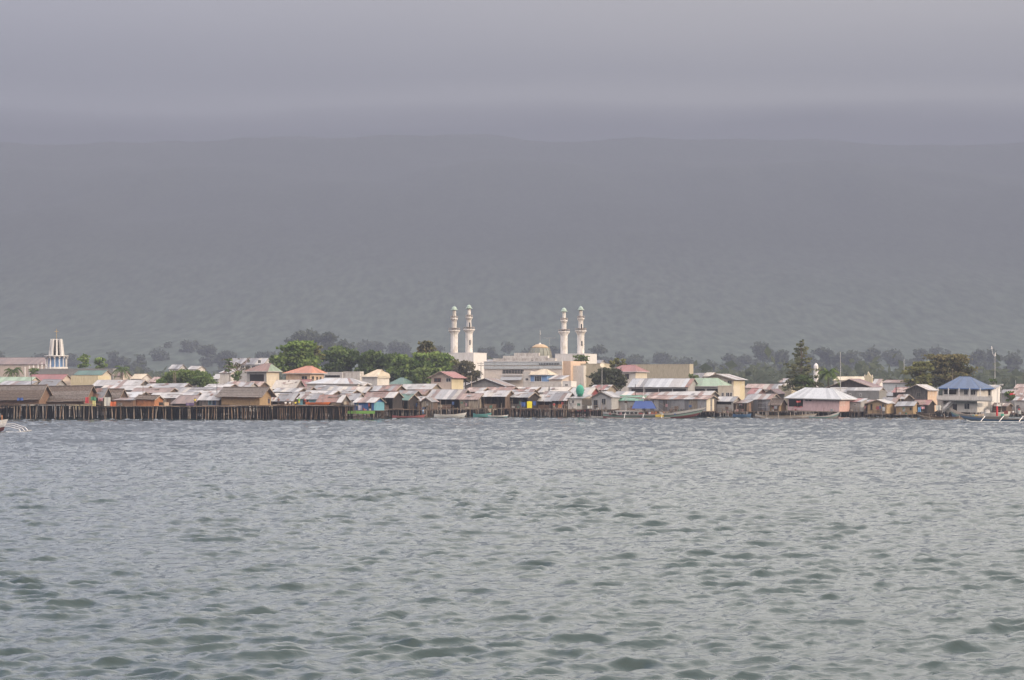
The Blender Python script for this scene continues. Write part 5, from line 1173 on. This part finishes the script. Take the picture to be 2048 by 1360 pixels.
small_boat('pale_boat', 'low pale blue boat lying left of the yellow drums', 976, 1013, 505, 1.2, .7, .2, .2, [(0, .6, 'hull', WALL['teal'], 0), (.6, 1, 'upper_strake', WHITE, .01)])
small_boat('slim_boat', 'slim grey canoe at the stern of the long moored boat', 1182, 1232, 498, 1.0, .6, .6, .2, [(0, 1, 'hull', WALL['lgrey'], 0)], flip=False)
small_boat('blue_boat', 'blue boat under the small brown wooden hut', 1466, 1500, 505, 1.4, .95, .2, .2, [(0, 1, 'hull', BB, 0)])
small_boat('grey_boat', 'long grey outrigger boat moored before the tan woven hut', 1510, 1624, 492, 1.6, .85, .5, .5, [(0, .5, 'hull', WALL['plank'], 0), (.5, .75, 'stripe', WALL['lgrey'], .01), (.75, 1, 'upper_strake', WALL['pale'], .008)], out=(-1, 2.4, 4, BLEACH))
small_boat('painted_boat', 'canoe with teal stern and upswept grey prow before pink house', 1618, 1674, 487, 1.3, .8, .95, .1, [(0, .55, 'hull', WALL['dgrey'], 0), (.55, .7, 'stripe', BT, .01), (.7, 1, 'upper_strake', WALL['lgrey'], .008)])
small_boat('moored_boat', 'brown outrigger boat with raised left prow before the blue house', 1840, 1932, 470, 1.7, .9, 1.0, .3, [(0, .5, 'hull', WALL['plank'], 0), (.5, .7, 'stripe', WALL['pale'], .01), (.7, 1, 'upper_strake', WALL['brown'], .008)], flip=True, out=(-1, 2.2, 3, BLEACH))
b_ = small_boat('long_blue_boat', 'large dark blue outrigger boat crossing the right picture edge', 1932, 2110, 438, 2.2, .95, 1.0, .3, [(0, .45, 'lower_hull', col('navy', (.05, .08, .12)), 0), (.45, .75, 'hull', BB, .006), (.75, 1, 'upper_strake', WALL['dgrey'], .01)], flip=True)
f_ = MB().tube([(-8, 4.6, .12), (0, 4.6, .08), (8.6, 4.6, .15), (9.6, 4.6, .45)], .09, 6).build('float', WALL['paleblue'], b_)
for x in (-5.8, -2.2, 1.6, 5.2): MB().tube([(x, .6, 1.1), (x + .3, 2.6, 1.15), (x + 1.6, 4.6, .15)], .07, 5).build('spar', WHITE, b_)
p_ = small_boat('mural_boat', 'boat with colourful painted prow in front of the blue house', 1905, 1968, 478, 2.0, 1.3, 1.5, .2, [(0, .4, 'lower_hull', BB, 0), (.4, .62, 'hull', BG_, .006), (.62, 1, 'upper_strake', WALL['pinkish'], .01)], flip=True)
for i, (c, x) in enumerate([(BY, .4), (BR, 1.0), (BB, -.3), (BT, -1.0), (BY, -1.7)]): MB().add([(x, 1.06, .55), (x + .55, 1.06, .5), (x + .35, 1.06, .95), (x - .1, 1.06, .9)], [(0, 1, 2, 3)]).build('painted_patch', c, p_)
small_boat('cargo_boat', 'broad white cargo boat beside the red post at right', 1962, 2016, 482, 2.4, 1.6, .3, .3, [(0, .5, 'hull', WALL['dgrey'], 0), (.5, 1, 'upper_strake', WALL['offwhite'], .01)])
# boat at the left edge with curved outrigger arms
def left_boat():
    Y = 340; s = S(Y); root = empty('white_prow_boat', (PX(-40, Y), Y, 0), R(-20), 'white boat prow with red bottom and curved outrigger at left edge', 'boat')
    L = 108 / s
    hull_loft(root, L, 1.7, 1.5, .55, .2, [(0, .35, 'lower_hull', BR, 0), (.35, 1, 'hull', WHITE, .006)], z0=-.1)
    MB().tube([(L*.47, 0, 1.3), (L*.47, 0, 2.55)], .11, 6).build('prow_post', WALL['orange'], root)
    MB().box(L * .1, L * .38, -.5, .5, 1.3, 2.2).build('cabin', WALL['sky'], root)
    for k, (dy, dz) in enumerate(((0, 0), (-.7, -.2), (-1.5, -.4))):
        MB().tube([(L*.40, dy * .3, 1.35 + dz), (L*.5 + 2.2, dy - .4, 1.25 + dz), (L*.5 + 4.6, dy - 1.3, .75 + dz * .6), (L*.5 + 5.9 - .6*k, dy - 2.2 + k*.5, .12)], .055, 6).build('spar', WHITE, root)
    MB().tube([(L*.5 + 2.6, -3.3, .1), (L*.5 + 4.6, -2.9, .06), (L*.5 + 6.2, -2.0, .35)], .08, 6).build('float', WALL['lgrey'], root)
left_boat()

# ------------------------------------------------------------------ clutter on the decks
def barrel(name, label, px, yb, Y, r, h, c, group=None, cat='drum', n=1):
    o = MB().lathe([(r * .92, 0), (r, h * .06), (r, h * .3), (r * 1.05, h * .33), (r, h * .36), (r, h * .64), (r * 1.05, h * .67), (r, h * .7), (r, h * .94), (r * .9, h)], 14).build(name, c, None, (PX(px, Y), Y, PZ(yb, Y)), smooth=True)
    return tag(o, label, cat, group)
YEL = col('drum_yellow', (.72, .62, .015), .5)
for k, (yb, lb) in enumerate(((816, 'bright yellow drum at the bottom of the stack of two'), (809.4, 'bright yellow drum on top of the stack of two'))):
    o = MB().box(-.56, .56, -.5, .5, 0, .72).lathe([(.2, .71), (.2, .78)], 10).build('yellow_tank', YEL, None, (PX(1059, 508), 508, PZ(yb, 508)))
    tag(o, lb.replace('drum', 'square tank'), 'tank')
def cloth(name, label, px0, px1, yt, yb, Y, c, cat='cloth', n=8, wavy=.12):
    X0, X1 = PX(px0, Y), PX(px1, Y); zt, zb = PZ(yt, Y), PZ(yb, Y); vs = []; m = 5; ph = random.uniform(0, 6)
    for j in range(m + 1):
        for i in range(n + 1):
            u = i / n; v = j / m
            vs.append(((X1 - X0) * (u - .5) * (1 - .1 * v * math.sin(ph)), math.sin(u * 9 + ph) * wavy * (.3 + v), (zt - zb) * (1 - v) - .08 * math.sin(u * math.pi) * (1 - v)))
    fs = [(j*(n+1)+i, j*(n+1)+i+1, (j+1)*(n+1)+i+1, (j+1)*(n+1)+i) for j in range(m) for i in range(n)]
    k = len(vs); vs2 = vs + [(x, y + .02, z) for x, y, z in vs]; fs2 = fs + [tuple(q + k for q in f[::-1]) for f in fs]
    o = MB().add(vs2, fs2).build(name, c, None, ((X0 + X1) / 2, Y, zb), smooth=True); return tag(o, label, cat)
C = col
cloth('blue_tarp', 'blue tarp hanging in the shade of the leftmost thatched house', 35, 46, 795, 801, 486.0, C('tarp', (.03, .08, .30)), 'tarp')
cloth('red_cloth', 'red cloth hanging at the corner of the wide thatched house', 171, 177, 794, 806, 484.5, C('cloth_red', (.45, .04, .06)))
cloth('green_cloth', 'green cloth under the gable of the wide thatched house', 182, 192, 793, 801, 484.0, C('cloth_green', (.04, .18, .10)))
cloth('yellow_cloth', 'pale yellow cloth beside hanging green cloth', 185, 191, 801, 813, 483.0, C('cloth_yellow', (.50, .48, .22)))
cloth('pink_cloth', 'pink laundry on the line right of the thatched gable', 196, 206, 795, 802, 484.2, C('cloth_pink', (.55, .30, .34)), 'laundry')
cloth('white_sheet', 'large pale grey sheet hung on the pier', 209, 221, 794, 815, 482.5, C('cloth_pale', (.46, .47, .46)), 'sheet')
cloth('orange_sack', 'bright orange sacking hung at deck level', 221, 232, 803, 813, 482.3, C('sack_orange', (.50, .11, .03)), 'sack')
cloth('purple_cloth', 'purple net spread on the deck before the thatch lean-to', 372, 388, 805, 811, 482.5, C('cloth_purple', (.14, .10, .22)), 'net')
cloth('white_cloth', 'white patterned cloth hanging at the blue house', 716, 723, 810, 820, 474.5, C('cloth_lilac', (.42, .40, .52)))
cloth('blue_tarp', 'dark blue tarp left of the yellow tanks', 1043, 1051, 804, 813, 509.5, C('tarp', (.03, .08, .30)), 'tarp')
cloth('blue_tarp', 'blue tarp scraps right of the yellow tanks', 1066, 1072, 802, 811, 511, C('tarp', (.03, .08, .30)), 'tarp')
cloth('striped_cloth', 'white laundry on the balcony of the prayer house', 1174, 1184, 811, 817, 508.5, C('cloth_pale', (.46, .47, .46)), 'laundry')
cloth('red_cloth', 'red cloth hanging in the porch of the pink house', 1592, 1601, 801, 805, 500.5, C('cloth_scarlet', (.34, .05, .05)))
cloth('red_cloth', 'row of red clothes along the porch rail of the pink house', 1588, 1604, 812.5, 815, 500.5, C('cloth_maroon', (.20, .04, .05)))
cloth('blue_cloth', 'light blue cloth hanging on the dark shack under rust roof', 1836, 1842, 814, 824, 502.5, C('cloth_sky', (.10, .26, .50)))
cloth('pink_cloth', 'pink cloth beside the light blue cloth', 1842, 1849, 813, 818, 502.4, C('cloth_pink', (.55, .30, .34)))
cloth('floral_cloth', 'pale floral cloth hanging left of the blue roofed house', 1872, 1882, 810, 820, 504, C('cloth_pale', (.46, .47, .46)))
cloth('white_cloth', 'white shirt drying at the right edge boats', 2036, 2043, 820, 828, 470, C('cloth_pale', (.46, .47, .46)))
# green deck edge and canvas covered boat on the pier
o = MB().box(-2.9, 2.9, -.4, .4, -.28, .28).build('green_deck', C('deck_green', (.12, .27, .05)), None, (PX(722, 471), 471, PZ(824.5, 471))); tag(o, 'grass green platform edge in front of the blue house', 'platform')
r_ = small_boat('orange_boat', 'upturned orange canoe lying along the pier edge', 611, 657, 474.5, 1.0, .5, .1, .1, [(0, 1, 'hull', C('boat_orange', (.60, .16, .04)), 0)], z0=0); r_.location.z = PZ(810, 474.5) + .04
o = MB().tube([(0, 0, 0), (0, 0, 2.1)], [.22, .2], 8).build('red_post', C('post_red', (.50, .02, .03)), None, (PX(1994, 476), 476, PZ(832, 476))); tag(o, 'thick bright red post among the boats at right', 'post')
o = barrel('green_bucket', 'small green bucket beside the thick red post', 2005, 833, 475, .35, .55, C('bucket_green', (.05, .33, .22)), cat='bucket')
for i, (px, yb, Y, c, nm, lb) in enumerate([(333, 811, 482, 'peach', 'pale_crate', 'pale pink box standing on the pier before grey planks'), (322, 811, 482, 'dark', 'dark_crate', 'dark stacked box left of the pale pink box'),
    (1150, 817, 509, 'lgrey', 'white_crate', 'small white box on the prayer house balcony'), (240, 812, 482, 'plank', 'fish_crate', 'grey crate beside the orange sacking'), (880, 815, 511, 'pale', 'pale_crate', 'pale crate on the deck of the patched roof house'),
    (1120, 815, 511, 'orange', 'fish_crate', 'orange crate left of the prayer house'), (1975, 826, 478, 'white', 'white_crate', 'white crate on the broad cargo boat'), (2012, 828, 472, 'maroon', 'red_crate', 'maroon crate at the right edge boats')]):
    b = empty(nm, (PX(px, Y), Y, PZ(yb, Y)), R(random.uniform(-20, 20)), lb, 'crate')
    for z in range(3): MB().box(-.42, .42, -.32, .32, z * .24, z * .24 + .2).build('slat', WALL[c], b)
    MB().box(-.38, .38, -.28, .28, .02, .66).build('box', WALL[c], b)

# working poles, rails and ladders standing in the water before the middle houses
for i, (px, yt) in enumerate([(856, 812), (874, 808), (880, 800), (893, 812), (906, 812), (915, 814), (931, 811), (940, 813), (1003, 806), (1019, 806), (1063, 812), (1110, 812), (1133, 812), (818, 808), (826, 812), (838, 806), (852, 815), (1100, 808), (1240, 812), (771, 806), (802, 812)]):
    Y = 506; o = MB().tube([(random.uniform(-.2, .2), 0, -.8), (0, 0, PZ(yt, Y))], [.075, .055], 6).build('mooring_pole', random.choice([BLEACH, BLEACH, BAMBOO]), None, (PX(px, Y), Y + random.uniform(0, 3), 0))
    tag(o, ['pole in the water below the big patched roof, leftmost of its row', 'pole in the water before the white boat', 'tall pole in the water before grey plank wall', 'pole in the water under the patched roof house', 'pole beyond the stern of the white boat', 'pole at the right end of the white boat', 'pole left of the teal boat', 'pole at the bow of the teal boat', 'pole before the clean grey roof house', 'pole right of the clean grey roof house', 'pole in the water under the yellow tanks', 'pole right of the low patchwork roof hut', 'pole in the water left of the prayer house', 'pole near the open dark shed', 'pole at the right corner of the dark green shed', 'pole beside the tiny gabled hut', 'pole right behind the person in jeans', 'pole before the low patchwork roof hut', 'pole before the flat green roof', 'pole before the open lean-to', 'pole before the dark green shed'][i], 'pole', 'poles standing in the water')

# ------------------------------------------------------------------ people
SKIN = C('skin', (.20, .11, .07)); HAIR = C('hair', (.015, .012, .01))
def body_mesh(pose):
    P = {'pel': (0, 0, .93), 'chest': (0, 0, 1.28), 'neck': (0, 0, 1.46), 'head': (0, -.01, 1.58), 'crown': (0, 0, 1.68),
         'ls': (-.19, 0, 1.40), 'le': (-.25, .02, 1.13), 'lh': (-.24, -.10, .90), 'rs': (.19, 0, 1.40), 're': (.26, .02, 1.13), 'rh': (.25, -.12, .90),
         'lk': (-.11, -.01, .50), 'lf': (-.12, .02, .08), 'lt': (-.13, -.16, .04), 'rk': (.11, -.01, .50), 'rf': (.13, .02, .08), 'rt': (.14, -.16, .04), 'lhip': (-.09, 0, .88), 'rhip': (.09, 0, .88)}
    if pose == 'sit':
        for k in P:
            x, y, z = P[k]; P[k] = (x, y, z - .68)
        P['lk'] = (-.16, -.42, .34); P['lf'] = (-.15, -.40, -.08 + .10); P['lt'] = (-.16, -.55, .03); P['rk'] = (.16, -.42, .34); P['rf'] = (.15, -.40, .02); P['rt'] = (.16, -.55, .03)
        P['lh'] = (-.14, -.32, .40); P['rh'] = (.14, -.32, .40)
    if pose == 'bend':
        for k in ('chest', 'neck', 'head', 'crown', 'ls', 'rs', 'le', 're', 'lh', 'rh'):
            x, y, z = P[k]; d = z - .93; P[k] = (x, y - d * .75, .93 + d * .66)
        P['lh'] = (-.2, -.5, .62); P['rh'] = (.2, -.5, .62)
    rad = dict(pel=.13, chest=.15, neck=.055, head=.095, crown=.07, ls=.06, le=.042, lh=.032, rs=.06, re=.042, rh=.032, lk=.055, lf=.04, lt=.03, rk=.055, rf=.04, rt=.03, lhip=.09, rhip=.09)
    E = [('pel', 'chest'), ('chest', 'neck'), ('neck', 'head'), ('head', 'crown'), ('chest', 'ls'), ('ls', 'le'), ('le', 'lh'), ('chest', 'rs'), ('rs', 're'), ('re', 'rh'), ('pel', 'lhip'), ('lhip', 'lk'), ('lk', 'lf'), ('lf', 'lt'), ('pel', 'rhip'), ('rhip', 'rk'), ('rk', 'rf'), ('rf', 'rt')]
    ks = list(P); me = bpy.data.meshes.new('person_body'); me.from_pydata([P[k] for k in ks], [(ks.index(a), ks.index(b)) for a, b in E], [])
    ob = bpy.data.objects.new('tmp', me); COL.objects.link(ob); ob.modifiers.new('s', 'SKIN'); 
    for i, k in enumerate(ks): me.skin_vertices[0].data[i].radius = (rad[k], rad[k])
    me.skin_vertices[0].data[0].use_root = True
    ob.modifiers.new('d', 'SUBSURF').levels = 1
    dg = bpy.context.evaluated_depsgraph_get(); m2 = bpy.data.meshes.new_from_object(ob.evaluated_get(dg)); bpy.data.objects.remove(ob)
    m2.name = 'person_body'; m2.materials.clear(); m2.materials.append(SKIN); return m2, P
BODY = {k: body_mesh(k) for k in ('stand', 'sit', 'bend')}
def person(label, px, yb, Y, shirt, shorts, pose='stand', rz=0, zz=None):
    me, P = BODY[pose]; root = empty('person', (PX(px, Y), Y, zz if zz is not None else PZ(yb, Y)), R(rz), label, 'person')
    b = bpy.data.objects.new('body', me); COL.objects.link(b); b.parent = root
    v = {k: Vector(p) for k, p in P.items()}
    MB().tube([v['pel'] - Vector((0, 0, .02)), v['pel'].lerp(v['chest'], .5), v['chest'] + (v['neck'] - v['chest']) * .3, v['neck'] - (v['neck'] - v['chest']) * .25], [.165, .16, .20, .12], 10).tube([v['ls'], v['ls'].lerp(v['le'], .6)], [.085, .07], 8).tube([v['rs'], v['rs'].lerp(v['re'], .6)], [.085, .07], 8).build('shirt', shirt, root, smooth=True)
    MB().tube([v['pel'] + Vector((0, 0, .05)), v['pel'] - Vector((0, 0, .10))], [.17, .17], 10).tube([v['lhip'], v['lk']], [.115, .085], 8).tube([v['rhip'], v['rk']], [.115, .085], 8).build('shorts', shorts, root, smooth=True)
    h = v['head']; MB().lathe([(.105, h.z + .0), (.112, h.z + .06), (.095, h.z + .12), (.04, h.z + .155)], 10, (h.x, h.y + .02)).build('hair', HAIR, root, smooth=True)
K = lambda n, c: C('clothes_' + n, c)
person('person in yellow shirt standing on the pier by the thatch lean-to', 390, 811.5, 482, K('yellow', (.60, .50, .05)), K('dark', (.04, .04, .05)), rz=10)
person('person in dark clothes standing at the corner of the woven house', 538, 811, 478, K('dark', (.04, .04, .05)), K('navy', (.04, .05, .10)), rz=-30)
person('person in dark brown shirt standing before the grey roofed house', 557, 811, 478, K('brown', (.14, .06, .05)), K('dark', (.04, .04, .05)), rz=20)
person('person in white shirt sitting on the pier near the pale gable', 571, 811, 477, K('white', (.60, .60, .60)), K('grey', (.2, .2, .2)), 'sit', rz=15)
person('second white shirted person sitting closer to the yellow seated one', 580, 811, 477, K('white', (.60, .60, .60)), K('tan', (.3, .22, .14)), 'sit', rz=-25)
person('person in yellow shirt sitting left of the lime green shirt', 591, 811, 477, K('yellow', (.60, .50, .05)), K('dark', (.04, .04, .05)), 'sit', rz=5)
person('person in lime green shirt standing on the pier', 598, 811, 477, K('lime', (.16, .50, .05)), K('yellow', (.60, .50, .05)), rz=-10)
person('person in red shirt bending over the orange canoe', 612, 811, 477, K('red', (.42, .04, .05)), K('dark', (.04, .04, .05)), 'bend', rz=-60)
person('person in pink shirt sitting beside the orange canoe', 617, 811, 479, K('pink', (.55, .22, .25)), K('grey', (.2, .2, .2)), 'sit', rz=40)
person('person in dark shirt standing by the hanging laundry', 200, 812, 483.5, K('maroon', (.20, .04, .05)), K('dark', (.04, .04, .05)), rz=0)
person('person in light blue shirt and jeans standing on low platform', 846, 833, 507, K('sky', (.26, .38, .56)), K('jeans', (.08, .14, .28)), rz=0, zz=.25)
o = MB().box(-.9, .9, -.6, .6, -.12, 0).box(-.8, -.7, -.5, -.4, -1, -.12).box(.7, .8, -.5, -.4, -1, -.12).box(-.8, -.7, .4, .5, -1, -.12).box(.7, .8, .4, .5, -1, -.12).build('landing_stage', BAMBOO, None, (PX(846, 507), 507, .24)); tag(o, 'small low landing stage under the person in jeans', 'landing stage')
person('person in red shirt climbing down by the dark ladder near the prayer house', 1108, 820, 508, K('red', (.42, .04, .05)), K('tan', (.3, .22, .14)), rz=180)
person('person in white shirt sitting on the moored boats at far right', 2026, 829, 474, K('white', (.60, .60, .60)), K('dark', (.04, .04, .05)), 'sit', rz=10)
person('person in black shirt standing among stalls at the right edge', 2038, 826, 500, K('dark', (.04, .04, .05)), K('red', (.42, .04, .05)), rz=10)
print('OBJECTS', len(sc.objects))
